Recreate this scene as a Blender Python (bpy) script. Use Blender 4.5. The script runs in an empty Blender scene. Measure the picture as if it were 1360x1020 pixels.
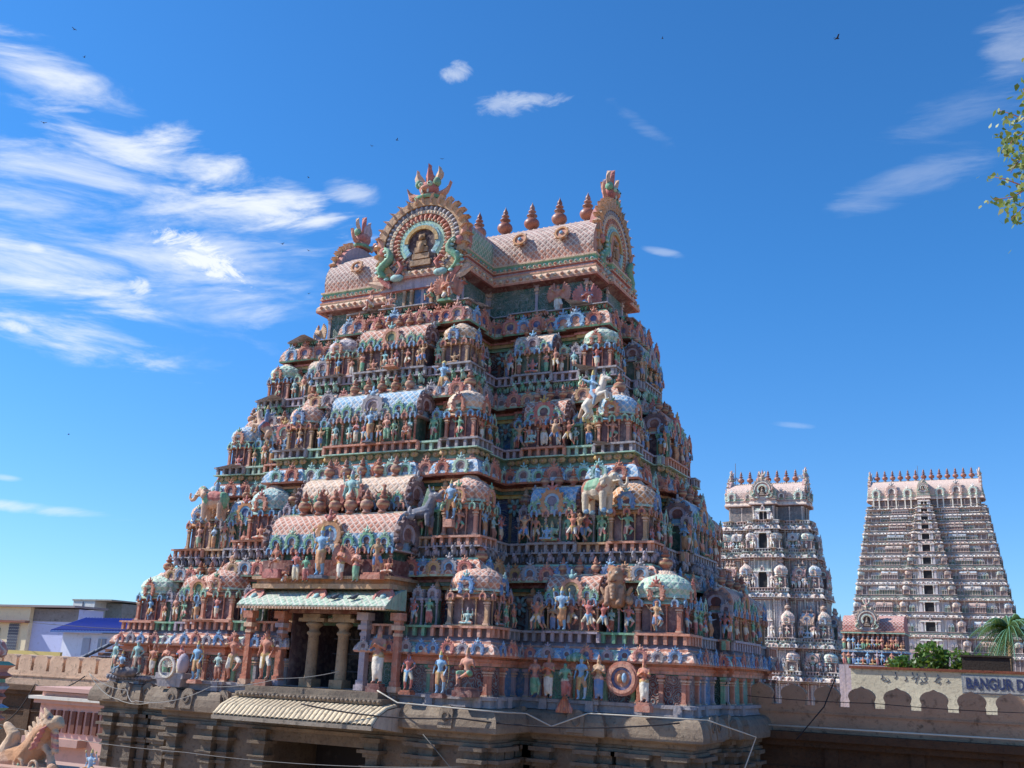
import bpy, math, random
import numpy as np
from mathutils import Matrix, Vector
random.seed(7); rng=np.random.default_rng(7)
S=bpy.context.scene; COL=S.collection
PI=math.pi; R_=math.radians
# ------------------------------------------------------------ camera
CAMR=np.array([[0.89270045,0.08501909,0.44255809],[0.44869358,-0.25910475,-0.85530041],[0.04195204,0.96210004,-0.26945044]])
cd=bpy.data.cameras.new('camera'); cam=bpy.data.objects.new('camera',cd); COL.objects.link(cam)
M4=Matrix.Identity(4)
for i in range(3):
    for j in range(3): M4[i][j]=CAMR[i][j]
cam.matrix_world=M4; cd.sensor_width=36; cd.lens=36*1353.4/1360; cd.clip_start=.1; cd.clip_end=6000
S.camera=cam
def wray(x,y):
    v=np.array([x-680.,-(y-510.),-1353.4]); v/=np.linalg.norm(v); return CAMR@v
def onY(x,y,Y): w=wray(x,y); return w*(Y/w[1])
# ------------------------------------------------------------ light
SUN_EL=41; SUN_AZ=(-0.952,-0.305)   # horizontal direction towards the sun
n_=math.hypot(*SUN_AZ); ce=math.cos(R_(SUN_EL))
sund=Vector((SUN_AZ[0]/n_*ce,SUN_AZ[1]/n_*ce,math.sin(R_(SUN_EL))))
sl=bpy.data.lights.new('sun','SUN'); so=bpy.data.objects.new('sun',sl); COL.objects.link(so)
sl.energy=4.4; sl.angle=R_(.5); sl.color=(1,.96,.90)
so.rotation_euler=sund.to_track_quat('Z','Y').to_euler()
W=bpy.data.worlds.new('World'); S.world=W; W.use_nodes=True
S.view_settings.view_transform='Standard'; S.view_settings.look='None'; S.view_settings.exposure=0.47; S.view_settings.gamma=1
class NT:
    def __init__(s,t): s.t=t; t.nodes.clear()
    def n(s,typ,**k):
        o=s.t.nodes.new(typ)
        for a,b in k.items(): setattr(o,a,b)
        return o
    def l(s,a,b): s.t.links.new(a,b)
    def put(s,sock,v):
        if isinstance(v,bpy.types.NodeSocket): s.l(v,sock)
        elif v is not None: sock.default_value=v
    def m(s,op,a,b=None,c=None,clamp=False):
        o=s.n('ShaderNodeMath',operation=op,use_clamp=clamp)
        s.put(o.inputs[0],a)
        if b is not None: s.put(o.inputs[1],b)
        if c is not None: s.put(o.inputs[2],c)
        return o.outputs[0]
    def dot(s,a,v):
        o=s.n('ShaderNodeVectorMath',operation='DOT_PRODUCT'); s.put(o.inputs[0],a); o.inputs[1].default_value=v; return o.outputs['Value']
    def mix(s,f,a,b,bt='MIX'):
        o=s.n('ShaderNodeMix',data_type='RGBA',blend_type=bt); s.put(o.inputs[0],f); s.put(o.inputs[6],a); s.put(o.inputs[7],b); return o.outputs[2]
    def ss(s,x,a,b):
        o=s.n('ShaderNodeMapRange',interpolation_type='SMOOTHSTEP'); s.put(o.inputs[0],x); s.put(o.inputs[1],a); s.put(o.inputs[2],b); s.put(o.inputs[3],0.); s.put(o.inputs[4],1.); return o.outputs[0]
    def noise(s,v,sc,det=4,rough=.55,dist=0.):
        o=s.n('ShaderNodeTexNoise'); s.put(o.inputs['Vector'],v); o.inputs['Scale'].default_value=sc; o.inputs['Detail'].default_value=det; o.inputs['Roughness'].default_value=rough; o.inputs['Distortion'].default_value=dist; return o.outputs[0]
    def xyz(s,x,y,z):
        o=s.n('ShaderNodeCombineXYZ'); s.put(o.inputs[0],x); s.put(o.inputs[1],y); s.put(o.inputs[2],z); return o.outputs[0]
w=NT(W.node_tree)
sky=w.n('ShaderNodeTexSky',sky_type='NISHITA',sun_disc=False)
sky.sun_elevation=R_(SUN_EL); sky.sun_rotation=math.atan2(sund.x,sund.y); sky.altitude=100; sky.air_density=1.0; sky.dust_density=.15; sky.ozone_density=2.5
dirv=w.n('ShaderNodeTexCoord').outputs['Generated']
gam=w.n('ShaderNodeGamma'); w.l(sky.outputs[0],gam.inputs[0]); gam.inputs[1].default_value=1.0
dirv0=w.n('ShaderNodeTexCoord').outputs['Generated']; sz_=w.n('ShaderNodeSeparateXYZ'); w.l(dirv0,sz_.inputs[0])
skyc=w.mix(1.0,gam.outputs[0],w.mix(w.ss(sz_.outputs[2],-.02,.42),(.40,.62,.90,1),(0.25,0.66,1.02,1)),'MULTIPLY')
# clouds: elliptical regions of the sky (fixed world directions) filled with fibrous or puffy noise
zdir=w.n('ShaderNodeSeparateXYZ'); w.l(dirv,zdir.inputs[0])
D0=wray(300,330); A0=np.cross(D0,(0,0,1)); A0/=np.linalg.norm(A0); B0=np.cross(A0,D0)
cu=w.dot(dirv,tuple(A0)); cv=w.dot(dirv,tuple(B0)); front=w.ss(w.dot(dirv,tuple(D0)),.2,.5)
def rot(u,v,a,su,sv):
    c,s_=math.cos(a),math.sin(a)
    uu=w.m('ADD',w.m('MULTIPLY',u,c*su),w.m('MULTIPLY',v,s_*su)); vv=w.m('ADD',w.m('MULTIPLY',u,-s_*sv),w.m('MULTIPLY',v,c*sv))
    return w.xyz(uu,vv,3.1)
fib=w.noise(rot(cu,cv,.05,5.,19),1.2,10,.62,.45)
fib2=w.noise(rot(cu,cv,.26,6,24),1.6,10,.62,.4)
pf=w.noise(rot(cu,cv,.1,14,24),2.2,10,.68,.8)
def cloud(px,py,rx,ry,ang,kind,amt,soft=1.0):
    d=wray(px,py); a=np.cross(d,(0,0,1)); a/=np.linalg.norm(a); b=np.cross(a,d)
    # picture axes roll relative to the world
    t=R_(ang); aa=a*math.cos(t)+b*math.sin(t); bb=-a*math.sin(t)+b*math.cos(t)
    u=w.m('DIVIDE',w.m('SUBTRACT',w.dot(dirv,tuple(aa)),float(aa@d)),rx/1353.); v=w.m('DIVIDE',w.m('SUBTRACT',w.dot(dirv,tuple(bb)),float(bb@d)),ry/1353.)
    r2=w.m('ADD',w.m('MULTIPLY',u,u),w.m('MULTIPLY',v,v))
    e=w.m('SUBTRACT',1.,w.m('MINIMUM',r2,4.))
    nz={'f':fib,'g':fib2,'p':pf,'s':pf}[kind]
    if kind=='s': return w.m('MULTIPLY',w.ss(w.m('ADD',w.m('MULTIPLY',e,.9),w.m('MULTIPLY',w.m('SUBTRACT',pf,.5),2.4)),.1,1.15),w.m('MULTIPLY',amt,front))
    x=w.m('ADD',w.m('SUBTRACT',w.m('MULTIPLY',e,.55*soft),.10 if kind!='p' else .12),w.m('MULTIPLY',w.m('SUBTRACT',nz,.5),2.8 if kind!='p' else 3.4))
    o=w.ss(x,-.05,.95 if kind!='p' else .6)
    return w.m('MULTIPLY',o,w.m('MULTIPLY',amt,front))
CL=[(80,108,170,36,-12,'f',1.),(150,190,110,22,-8,'f',.6),(290,235,230,40,-14,'g',.95),(120,285,300,70,-10,'f',.75),(330,285,170,42,-6,'g',.75),(70,385,150,66,-14,'f',1.),(130,410,70,40,30,'f',.6),(270,342,58,24,-20,'p',1.0),(186,380,17,14,0,'s',1.),(150,190,210,26,-6,'f',.8),(300,365,30,13,0,'p',.7),(46,329,16,8,0,'s',.9),(20,434,22,8,-5,'s',.8),
    (352,425,34,16,30,'f',.45),(470,255,40,22,0,'g',.6),(606,97,24,15,10,'s',.5),(672,138,48,18,4,'s',.4),(715,132,48,12,6,'s',.42),(50,676,110,9,0,'f',.9),(8,635,22,5,0,'f',.7),(1230,235,110,26,12,'g',.19),(1345,60,40,60,0,'g',.3),(885,336,30,6,-14,'g',.3),(1260,150,90,30,10,'g',.14),(850,165,60,12,-35,'g',.16),(1055,565,30,5,-6,'g',.3),(160,330,330,120,-8,'f',.35)]
tot=None
for c in CL:
    o=cloud(*c); tot=o if tot is None else w.m('SUBTRACT',w.m('ADD',tot,o),w.m('MULTIPLY',tot,o))
tot=w.m('MINIMUM',tot,1.)
fin=w.mix(w.m('MULTIPLY',tot,.93),skyc,(5.3,5.55,5.8,1))
bg=w.n('ShaderNodeBackground'); w.l(fin,bg.inputs[0]); bg.inputs[1].default_value=.135
wo=w.n('ShaderNodeOutputWorld'); w.l(bg.outputs[0],wo.inputs[0])
# ------------------------------------------------------------ palette (linear base colours)
C=dict(salmon=(.50,.19,.125),pink=(.56,.26,.18),pale=(.62,.42,.30),orange=(.52,.25,.11),tan=(.50,.31,.17),terra=(.34,.12,.075),rust=(.24,.085,.055),
 sky=(.20,.40,.58),blue=(.11,.24,.46),deep=(.05,.09,.22),mint=(.36,.58,.46),green=(.16,.40,.26),dgreen=(.04,.13,.09),lav=(.38,.33,.40),grey=(.30,.30,.34),slate=(.13,.15,.20),
 cream=(.66,.58,.44),white=(.72,.69,.62),ochre=(.50,.33,.12),maroon=(.16,.045,.04),plum=(.13,.075,.09),yellow=(.58,.46,.16),aqua=(.24,.48,.50),black=(.015,.013,.015),rose=(.50,.16,.14))
for k in C:
    C[k]=np.array(C[k])
    if k not in('sky','blue','deep','black','slate'): C[k]=C[k]*np.array([1.03,1.0,.94])
    if k in('pink','pale','lav','grey','mint','aqua','sky'): C[k]=C[k]*1.1
# ------------------------------------------------------------ materials
def newmat(name): m=bpy.data.materials.new(name); m.use_nodes=True; return m,NT(m.node_tree)
def finish(t,col,rough=.85,bump=None,bs=.4,bd=.03):
    b=t.n('ShaderNodeBsdfPrincipled'); t.put(b.inputs['Base Color'],col); t.put(b.inputs['Roughness'],rough)
    if bump is not None:
        q=t.n('ShaderNodeBump'); q.inputs['Strength'].default_value=bs; q.inputs['Distance'].default_value=bd; t.put(q.inputs['Height'],bump); t.l(q.outputs[0],b.inputs['Normal'])
    o=t.n('ShaderNodeOutputMaterial'); t.l(b.outputs[0],o.inputs[0])
def attr(t): return t.n('ShaderNodeAttribute',attribute_name='Col').outputs['Color']
def geo(t): return t.n('ShaderNodeNewGeometry').outputs['Position']
def worn(t,c,pos,dirt=(.085,.07,.06,1),amt=.55,fade=(.62,.5,.43,1)):
    n1=t.noise(pos,.9,5,.6); n2=t.noise(pos,5.5,6,.7)
    sp=t.n('ShaderNodeSeparateXYZ'); t.l(pos,sp.inputs[0])
    st=t.noise(t.xyz(t.m('MULTIPLY',sp.outputs[0],5.),t.m('MULTIPLY',sp.outputs[1],5.),t.m('MULTIPLY',sp.outputs[2],.55)),1.,5,.65)
    c=t.mix(t.m('MULTIPLY',t.ss(n1,.4,.75),.30),c,fade)
    c=t.mix(t.m('MULTIPLY',t.ss(st,.5,.72),amt),c,dirt)
    c=t.mix(t.m('MULTIPLY',t.ss(n2,.55,.72),amt*.8),c,dirt)
    return c,n2
def mk_stucco(name,pattern=None,amt=.5):
    m,t=newmat(name); pos=geo(t); c=attr(t); bump=None
    uv=t.n('ShaderNodeUVMap').outputs[0]; sp=t.n('ShaderNodeSeparateXYZ'); t.l(uv,sp.inputs[0]); u,v=sp.outputs[0],sp.outputs[1]
    if pattern=='scales':
        a=t.m('PINGPONG',t.m('ADD',u,v),.15); b=t.m('PINGPONG',t.m('SUBTRACT',u,v),.15)
        e=t.m('MINIMUM',a,b); line=t.m('SUBTRACT',1.,t.ss(e,.014,.045)); bump=t.ss(e,.0,.11)
        lt=t.mix(.62,c,(.80,.72,.60,1)); c=t.mix(line,c,lt)  # pale net lines put the lit scale edges into the colour
        vv=t.m('FRACT',t.m('MULTIPLY',t.m('ADD',u,v),3.333)); c=t.mix(t.m('MULTIPLY',t.ss(vv,.5,.9),.25),c,(.75,.68,.6,1))
    if pattern=='scroll':
        wv=t.n('ShaderNodeTexVoronoi',feature='DISTANCE_TO_EDGE'); t.l(uv,wv.inputs['Vector']); wv.inputs['Scale'].default_value=5.0
        vo=t.n('ShaderNodeTexVoronoi'); t.l(uv,vo.inputs['Vector']); vo.inputs['Scale'].default_value=3.2
        r=t.m('SINE',t.m('MULTIPLY',vo.outputs[0],30.)); f=t.ss(r,.1,.8)
        c=t.mix(t.m('MULTIPLY',f,.75),c,(.22,.30,.30,1)); bump=r
    vo2=t.n('ShaderNodeTexVoronoi'); t.l(pos,vo2.inputs['Vector']); vo2.inputs['Scale'].default_value=7.; sv=t.n('ShaderNodeSeparateColor'); t.l(vo2.outputs['Color'],sv.inputs[0])
    c=t.mix(t.m('MULTIPLY',t.ss(sv.outputs[0],.45,.95),.16),c,(.85,.62,.48,1)); c=t.mix(t.m('MULTIPLY',t.ss(sv.outputs[1],.6,.95),.14),c,(.14,.08,.08,1))
    c,n2=worn(t,c,pos,amt=amt)
    h=t.m('ADD',t.noise(pos,22,4,.6),t.m('MULTIPLY',vo2.outputs[0],-1.5))
    hh=t.m('ADD',t.m('MULTIPLY',h,.5),t.m('MULTIPLY',bump,1.) if bump is not None else n2)
    finish(t,c,.82,hh,.5,.03); return m
M_ST=mk_stucco('painted_stucco'); M_SC=mk_stucco('fish_scale_stucco','scales',.62); M_SR=mk_stucco('scroll_stucco','scroll',.3)
def mk_stone(name,a,b,sc=1.,blocks=True):
    m,t=newmat(name); pos=geo(t); n1=t.noise(pos,.8*sc,6,.65); n2=t.noise(pos,6*sc,6,.7); n3=t.noise(pos,30*sc,3,.6)
    c=t.mix(t.ss(n1,.35,.7),a+(1,),b+(1,)); c=t.mix(t.m('MULTIPLY',t.ss(n2,.5,.75),.7),c,(.035,.03,.026,1)); c=t.mix(t.m('MULTIPLY',t.ss(n3,.55,.75),.35),c,(.34,.29,.22,1))
    c=t.mix(1.,c,attr(t),'MULTIPLY')
    finish(t,c,.92,t.m('ADD',n2,t.m('MULTIPLY',n3,.4)),.8,.06); return m
M_STONE=mk_stone('weathered_granite',(.20,.15,.11),(.31,.24,.17))
M_PLAS=mk_stone('stained_plaster',(.62,.56,.50),(.80,.74,.66),.6)
M_COP,t=newmat('painted_terracotta_metal'); 
c,n2=worn(t,attr(t),geo(t),amt=.35); finish(t,c,.45,n2,.2,.02)
M_PL,t=newmat('plain_paint'); pos=geo(t); n=t.noise(pos,2.5,6,.7)
c=t.mix(t.m('MULTIPLY',t.ss(n,.5,.8),.4),attr(t),(.12,.10,.09,1)); finish(t,c,.75,t.noise(pos,18,4),.25,.02)
M_LEAF,t=newmat('leaf'); ri=t.n('ShaderNodeNewGeometry').outputs['Random Per Island']; b=t.n('ShaderNodeBsdfPrincipled'); b.inputs['Roughness'].default_value=.45
cc=t.mix(ri,t.mix(.35,attr(t),(.03,.06,.01,1)),attr(t)); t.l(cc,b.inputs['Base Color'])
tr=t.n('ShaderNodeBsdfTranslucent'); t.l(t.mix(.5,cc,(.3,.4,.05,1)),tr.inputs[0]); ms=t.n('ShaderNodeMixShader'); ms.inputs[0].default_value=.35; t.l(b.outputs[0],ms.inputs[1]); t.l(tr.outputs[0],ms.inputs[2]); o=t.n('ShaderNodeOutputMaterial'); t.l(ms.outputs[0],o.inputs[0])
MATS=[M_ST,M_SC,M_SR,M_STONE,M_PLAS,M_COP,M_PL,M_LEAF]
ST,SC,SR,STONE,PLAS,COP,PLAIN,LEAF=range(8)
# ------------------------------------------------------------ mesh builder
class MB:
    def __init__(s): s.V=[];s.F=[];s.nv=0
    def add(s,V,F,col,mat=0,smooth=False,uv=None):
        """V (N,3); F (K,n); col (3,) or (K,3); uv (K,n,2)"""
        V=np.asarray(V,float); F=np.asarray(F,int)
        if len(F)==0: return
        K,n=F.shape; cc=np.broadcast_to(np.asarray(col,float),(K,3)); 
        if uv is None: uv=np.zeros((K,n,2))
        s.V.append(V); s.F.append((F+s.nv,cc,np.full(K,mat) if np.isscalar(mat) else mat,np.full(K,smooth) if np.isscalar(smooth) else smooth,uv)); s.nv+=len(V)
    def merge(s,o,M=None,pal=None,tint=None):
        if o.nv==0: return
        V=np.concatenate(o.V)
        if M is not None: M=np.asarray(M); V=V@M[:3,:3].T+M[:3,3]
        s.V.append(V)
        for F,cc,m,sm,uv in o.F:
            if pal is not None:   # colours are keys: key k stored as (k+10,...)
                k=cc[:,0]; keyed=k>=9.5
                if keyed.any():
                    cc=cc.copy(); P=np.array(pal); cc[keyed]=P[np.minimum((k[keyed]-9.5).astype(int),len(P)-1)]
            s.F.append((F+s.nv,cc,m,sm,uv))
        s.nv+=len(V)
    def mesh(s,name,off=None):
        V=np.concatenate(s.V) if s.V else np.zeros((0,3))
        if off is not None: V=V-np.asarray(off)
        li=[];st=[];tt=[];mi=[];sm=[];cs=[];uvs=[];base=0
        for F,cc,m,smm,uv in s.F:
            K,n=F.shape; li.append(F.ravel()); st.append(base+np.arange(K)*n); tt.append(np.full(K,n)); base+=K*n
            mi.append(m); sm.append(smm); cs.append(np.repeat(cc,n,axis=0)); uvs.append(uv.reshape(-1,2))
        me=bpy.data.meshes.new(name)
        li=np.concatenate(li); st=np.concatenate(st); mi=np.concatenate(mi)
        me.vertices.add(len(V)); me.vertices.foreach_set('co',V.ravel().astype(np.float32))
        me.loops.add(len(li)); me.loops.foreach_set('vertex_index',li.astype(np.int32))
        me.polygons.add(len(st)); me.polygons.foreach_set('loop_start',st.astype(np.int32))
        used=sorted(set(mi.tolist())); remap=np.zeros(20,int)
        for k,u in enumerate(used): remap[u]=k; me.materials.append(MATS[u])
        me.polygons.foreach_set('material_index',remap[mi].astype(np.int32)); me.polygons.foreach_set('use_smooth',np.concatenate(sm))
        ca=me.color_attributes.new('Col','FLOAT_COLOR','CORNER'); cs=np.concatenate(cs); ca.data.foreach_set('color',np.hstack([cs,np.ones((len(cs),1))]).ravel().astype(np.float32))
        uvl=me.uv_layers.new(name='UVMap'); uvl.data.foreach_set('uv',np.concatenate(uvs).ravel().astype(np.float32))
        me.update(calc_edges=True); me.validate(); return me
    # ---- primitives
    def box(s,x0,x1,y0,y1,z0,z1,col,mat=0,tap=0.):
        a,b=(x0,x1),(y0,y1); cx=(x0+x1)/2; cy=(y0+y1)/2
        V=[(x,y,z) for z in(z0,z1) for y in b for x in a]; V=np.array(V,float)
        if tap: V[4:,0]=cx+(V[4:,0]-cx)*(1-tap); V[4:,1]=cy+(V[4:,1]-cy)*(1-tap)
        F=np.array([(0,1,5,4),(1,3,7,5),(3,2,6,7),(2,0,4,6),(4,5,7,6),(2,3,1,0)])
        L=np.array([x1-x0,y1-y0,x1-x0,y1-y0,x1-x0,x1-x0]); H=np.array([z1-z0]*4+[y1-y0]*2)
        uv=np.zeros((6,4,2)); uv[:,1,0]=L; uv[:,2,0]=L; uv[:,2,1]=H; uv[:,3,1]=H
        s.add(V,F,col,mat,False,uv)
    def lathe(s,prof,n,cx=0,cy=0,cz=0,col=(1,1,1),mat=0,smooth=True,sq=0.,rot=0.,sx=1.,sy=1.,cap=True):
        """prof [(r,z[,col])]; sq>0 squares the section"""
        a=rot+np.arange(n)*2*PI/n; c_,s_=np.cos(a),np.sin(a)
        if sq: k=1+(1/np.maximum(abs(np.cos(a-rot-PI/n*0)),abs(np.sin(a-rot)))-1)*sq
        else: k=np.ones(n)
        V=[];cols=[]
        for p in prof:
            V.append(np.stack([cx+p[0]*k*c_*sx,cy+p[0]*k*s_*sy,np.full(n,cz+p[1])],1)); cols.append(p[2] if len(p)>2 else None)
        V=np.concatenate(V); i=np.arange(n); j=(i+1)%n; cur=np.asarray(col); arc=0
        for q in range(len(prof)-1):
            if cols[q] is not None: cur=np.asarray(cols[q])
            F=np.stack([q*n+i,q*n+j,(q+1)*n+j,(q+1)*n+i],1)
            d=math.hypot(prof[q+1][0]-prof[q][0],prof[q+1][1]-prof[q][1]); r=max(p[0] for p in prof)
            uv=np.zeros((n,4,2)); u0=i*2*PI*r/n; u1=u0+2*PI*r/n; uv[:,0,0]=u0;uv[:,1,0]=u1;uv[:,2,0]=u1;uv[:,3,0]=u0;uv[:,0:2,1]=arc;uv[:,2:,1]=arc+d; arc+=d
            if q==0: s.add(V,F,cur,mat,smooth,uv)
            else: # reuse verts
                K=len(F); s.F.append((F+s.nv-len(V),np.broadcast_to(cur,(K,3)),np.full(K,mat),np.full(K,smooth),uv))
        if cap:
            b=s.nv-len(V)
            if prof[-1][0]>1e-3: s.F.append((np.array([b+(len(prof)-1)*n+i]),np.array([cur]),np.array([mat]),np.array([False]),np.zeros((1,n,2))))
            if prof[0][0]>1e-3: s.F.append((np.array([b+i[::-1]]),np.array([cur]),np.array([mat]),np.array([False]),np.zeros((1,n,2))))
    def tube(s,P,r,n=6,col=(1,1,1),mat=0,smooth=True,flat=1.):
        P=np.asarray(P,float); r=np.broadcast_to(np.asarray(r,float),(len(P),)); a=np.arange(n)*2*PI/n
        T=np.gradient(P,axis=0); T/=np.linalg.norm(T,axis=1)[:,None]+1e-9
        up=np.array([0,0,1.]) if abs(T[0,2])<.9 else np.array([0,1.,0]); N=None; V=[]
        for k in range(len(P)):
            if N is None: N=np.cross(up,T[k])
            else: N=N-T[k]*(N@T[k])
            N=N/(np.linalg.norm(N)+1e-9); B=np.cross(T[k],N)
            V.append(P[k]+r[k]*(np.outer(np.cos(a),N)+flat*np.outer(np.sin(a),B)))
        V=np.concatenate(V); i=np.arange(n); j=(i+1)%n; F=[]
        for q in range(len(P)-1): F.append(np.stack([q*n+i,q*n+j,(q+1)*n+j,(q+1)*n+i],1))
        s.add(V,np.concatenate(F),col,mat,smooth)
        b=s.nv-len(V)
        for ring,o in ((i[::-1],0),(i,(len(P)-1)*n)): s.F.append((np.array([b+o+ring]),np.array([np.asarray(col)]),np.array([mat]),np.array([False]),np.zeros((1,n,2))))
    def ell(s,c,r,col,n=8,m=5,mat=0,Rm=None,smooth=True):
        th=np.linspace(-PI/2,PI/2,m+1)[1:-1]; a=np.arange(n)*2*PI/n
        V=[np.array([[0,0,-1.]])]+[np.stack([math.cos(t_)*np.cos(a),math.cos(t_)*np.sin(a),np.full(n,math.sin(t_))],1) for t_ in th]+[np.array([[0,0,1.]])]
        V=np.concatenate(V)*np.asarray(r)
        if Rm is not None: V=V@np.asarray(Rm).T
        V=V+np.asarray(c); i=np.arange(n); j=(i+1)%n
        s.add(V,np.stack([np.zeros(n,int),1+j,1+i],1),col,mat,smooth); b=s.nv-len(V); L=len(th)
        for q in range(L-1):
            F=np.stack([1+q*n+i,1+q*n+j,1+(q+1)*n+j,1+(q+1)*n+i],1)+b; s.F.append((F,np.broadcast_to(np.asarray(col,float),(n,3)),np.full(n,mat),np.full(n,smooth),np.zeros((n,4,2))))
        F=np.stack([1+(L-1)*n+i,1+(L-1)*n+j,np.full(n,len(V)-1)],1)+b; s.F.append((F,np.broadcast_to(np.asarray(col,float),(n,3)),np.full(n,mat),np.full(n,smooth),np.zeros((n,3,2))))
    def prism(s,pts,y0,y1,col,mat=0,side=None):
        """outline in x,z (counter-clockwise seen from -Y), extruded y0 (front) .. y1 (back)"""
        pts=np.asarray(pts,float); n=len(pts)
        V=np.concatenate([np.stack([pts[:,0],np.full(n,y0),pts[:,1]],1),np.stack([pts[:,0],np.full(n,y1),pts[:,1]],1)])
        i=np.arange(n); j=(i+1)%n; f=pts[None,:,:]
        s.add(V,np.array([i]),col,mat,False,f.copy()); b=s.nv-len(V)
        s.F.append((np.array([b+n+i[::-1]]),np.array([np.asarray(col)]),np.array([mat]),np.array([False]),pts[None,::-1,:].copy()))
        d=np.linalg.norm(pts[j]-pts[i],axis=1); arc=np.concatenate([[0],np.cumsum(d)[:-1]])
        uv=np.zeros((n,4,2)); uv[:,0,0]=arc; uv[:,1,0]=arc; uv[:,1,1]=y1-y0; uv[:,2,0]=arc+d; uv[:,2,1]=y1-y0; uv[:,3,0]=arc+d
        s.F.append((b+np.stack([i,n+i,n+j,j],1),np.broadcast_to(np.asarray(side if side is not None else col,float),(n,3)),np.full(n,mat),np.full(n,False),uv))
    def band(s,r0,r1,a0,a1,y0,y1,col,n=20,cz=0.,cx=0.,zs=1.,mat=0,bulge=0.):
        """ring sector in xz-plane, front face at y0 (towards -Y)"""
        a=np.linspace(R_(a0),R_(a1),n+1); ca,sa=np.cos(a),np.sin(a)
        rings=[(r1,y1),(r1,y0),((r0+r1)/2,y0-bulge),(r0,y0),(r0,y1)]
        V=np.concatenate([np.stack([cx+r*ca,np.full(n+1,y),cz+r*sa*zs],1) for r,y in rings]); i=np.arange(n); N=n+1; F=[]
        for q in range(4): F.append(np.stack([q*N+i,q*N+i+1,(q+1)*N+i+1,(q+1)*N+i],1)[:,::-1])
        s.add(V,np.concatenate(F),col,mat,False)
K_=lambda k:(10.+k,0,0)
def Mt(x=0,y=0,z=0,rz=0.,sc=1.,rx=0.,ry=0.):
    M=Matrix.Translation((x,y,z))@Matrix.Rotation(rz,4,'Z')
    if ry: M=M@Matrix.Rotation(ry,4,'Y')
    if rx: M=M@Matrix.Rotation(rx,4,'X')
    s3=sc if isinstance(sc,(tuple,list)) else (sc,sc,sc)
    return M@Matrix.Diagonal((*s3,1))
# ------------------------------------------------------------ objects
WM={}
def empty(name,loc,rz=0):
    o=bpy.data.objects.new(name,None); COL.objects.link(o); M=Matrix.Translation(loc)@Matrix.Rotation(rz,4,'Z'); o.matrix_world=M; o.empty_display_size=.3; WM[o]=M; return o
def tag(o,label=None,cat=None,group=None,kind=None):
    if label: o['label']=label
    if cat: o['category']=cat
    if group: o['group']=group
    if kind: o['kind']=kind
    return o
def emit(name,mb,parent=None,M=None,label=None,kind=None):
    """mb (MB or mesh) whose coordinates are in world space unless M (world matrix) is given"""
    if isinstance(mb,MB):
        if M is None: M=WM[parent] if parent is not None else Matrix.Identity(4); me=mb.mesh(name,None); me.transform(M.inverted())
        else: me=mb.mesh(name)
    else: me=mb; M=M if M is not None else Matrix.Identity(4)
    o=bpy.data.objects.new(name,me); COL.objects.link(o); WM[o]=M
    if parent is not None:
        o.parent=parent; o.matrix_parent_inverse=Matrix.Identity(4); o.matrix_local=WM[parent].inverted()@M
    else: o.matrix_world=M
    if label: o['label']=label
    if kind: o['kind']=kind
    return o
# ------------------------------------------------------------ ornament templates (keys = palette slots)
def t_kudu(hi=True):
    m=MB(); m.band(.34,.5,-48,228,-.1,.06,K_(0),14,.5); m.band(.22,.34,-40,220,-.06,.06,K_(1),12,.5)
    a=np.linspace(R_(-50),R_(230),14); m.prism(np.stack([.24*np.cos(a),.5+.24*np.sin(a)],1),-.02,.05,K_(2))
    for sx in(-1,1): m.ell((sx*.38,-.04,.12),(.15,.1,.12),K_(0),6,4); m.ell((sx*.5,-.03,.3),(.09,.07,.09),K_(0),6,4)
    m.ell((0,-.06,1.06),(.15,.1,.12),K_(3),6,4); m.ell((0,-.05,1.24),(.06,.05,.16),K_(3),5,4)
    for sx in(-1,1): m.ell((sx*.16,-.05,1.14),(.1,.06,.06),K_(3),5,4,Rm=Matrix.Rotation(-sx*.8,3,'Y'))
    if hi:
        for k in range(9):
            a=R_(-20+27.5*k); m.ell((.5*math.cos(a),-.05,.5+.5*math.sin(a)),(.075,.06,.11),K_(0),5,4,Rm=Matrix.Rotation(-(a-PI/2),3,'Y'))
    return m
T_KUDU=t_kudu(); T_KUDUL=t_kudu(False)
def t_flower():
    m=MB(); m.ell((0,-.05,.5),(.16,.14,.17),K_(1),6,4)
    for k in range(7):
        a=k*2*PI/7+.2; m.ell((.3*math.cos(a),-.03,.5+.3*math.sin(a)),(.12,.09,.2),K_(0),5,4,Rm=Matrix.Rotation(-(a-PI/2),3,'Y'))
    return m
def t_vyala():   # crouching bracket beast / leaf scroll
    m=MB(); m.ell((0,-.18,.5),(.22,.2,.3),K_(0),6,4); m.ell((.02,-.34,.66),(.14,.16,.15),K_(0),6,4)
    for sx in(-1,1): m.ell((sx*.24,-.1,.34),(.12,.12,.2),K_(0),5,4); m.ell((sx*.16,-.3,.84),(.06,.05,.12),K_(0),4,3)
    m.ell((0,-.46,.58),(.08,.08,.07),K_(0),5,3); return m
def t_scroll():
    m=MB()
    for sx in(-1,1): m.band(.1,.24,-60,260,-.1,.02,K_(0),9,.5,sx*.3)
    m.ell((0,-.06,.75),(.12,.1,.16),K_(0),6,4); m.ell((-.3,-.06,.5),(.07,.07,.07),K_(1),5,3); m.ell((.3,-.06,.5),(.07,.07,.07),K_(1),5,3); return m
def t_eye():
    m=MB(); m.ell((0,-.04,.5),(.42,.1,.2),K_(0),8,4); m.ell((0,-.12,.5),(.15,.08,.12),K_(1),6,4); return m
T_FL,T_VY,T_SCR,T_EYE=t_flower(),t_vyala(),t_scroll(),t_eye()
def pot_prof(b=1):
    return [(.10,0),(.22,.02),(.2,.08),(.12,.12),(.2,.18),(.29,.27),(.31,.36),(.27,.46),(.15,.53),(.1,.56),(.19,.6),(.19,.65),(.1,.69),(.13,.76),(.09,.84),(.03,.93),(0.004,1.0)]
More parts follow.
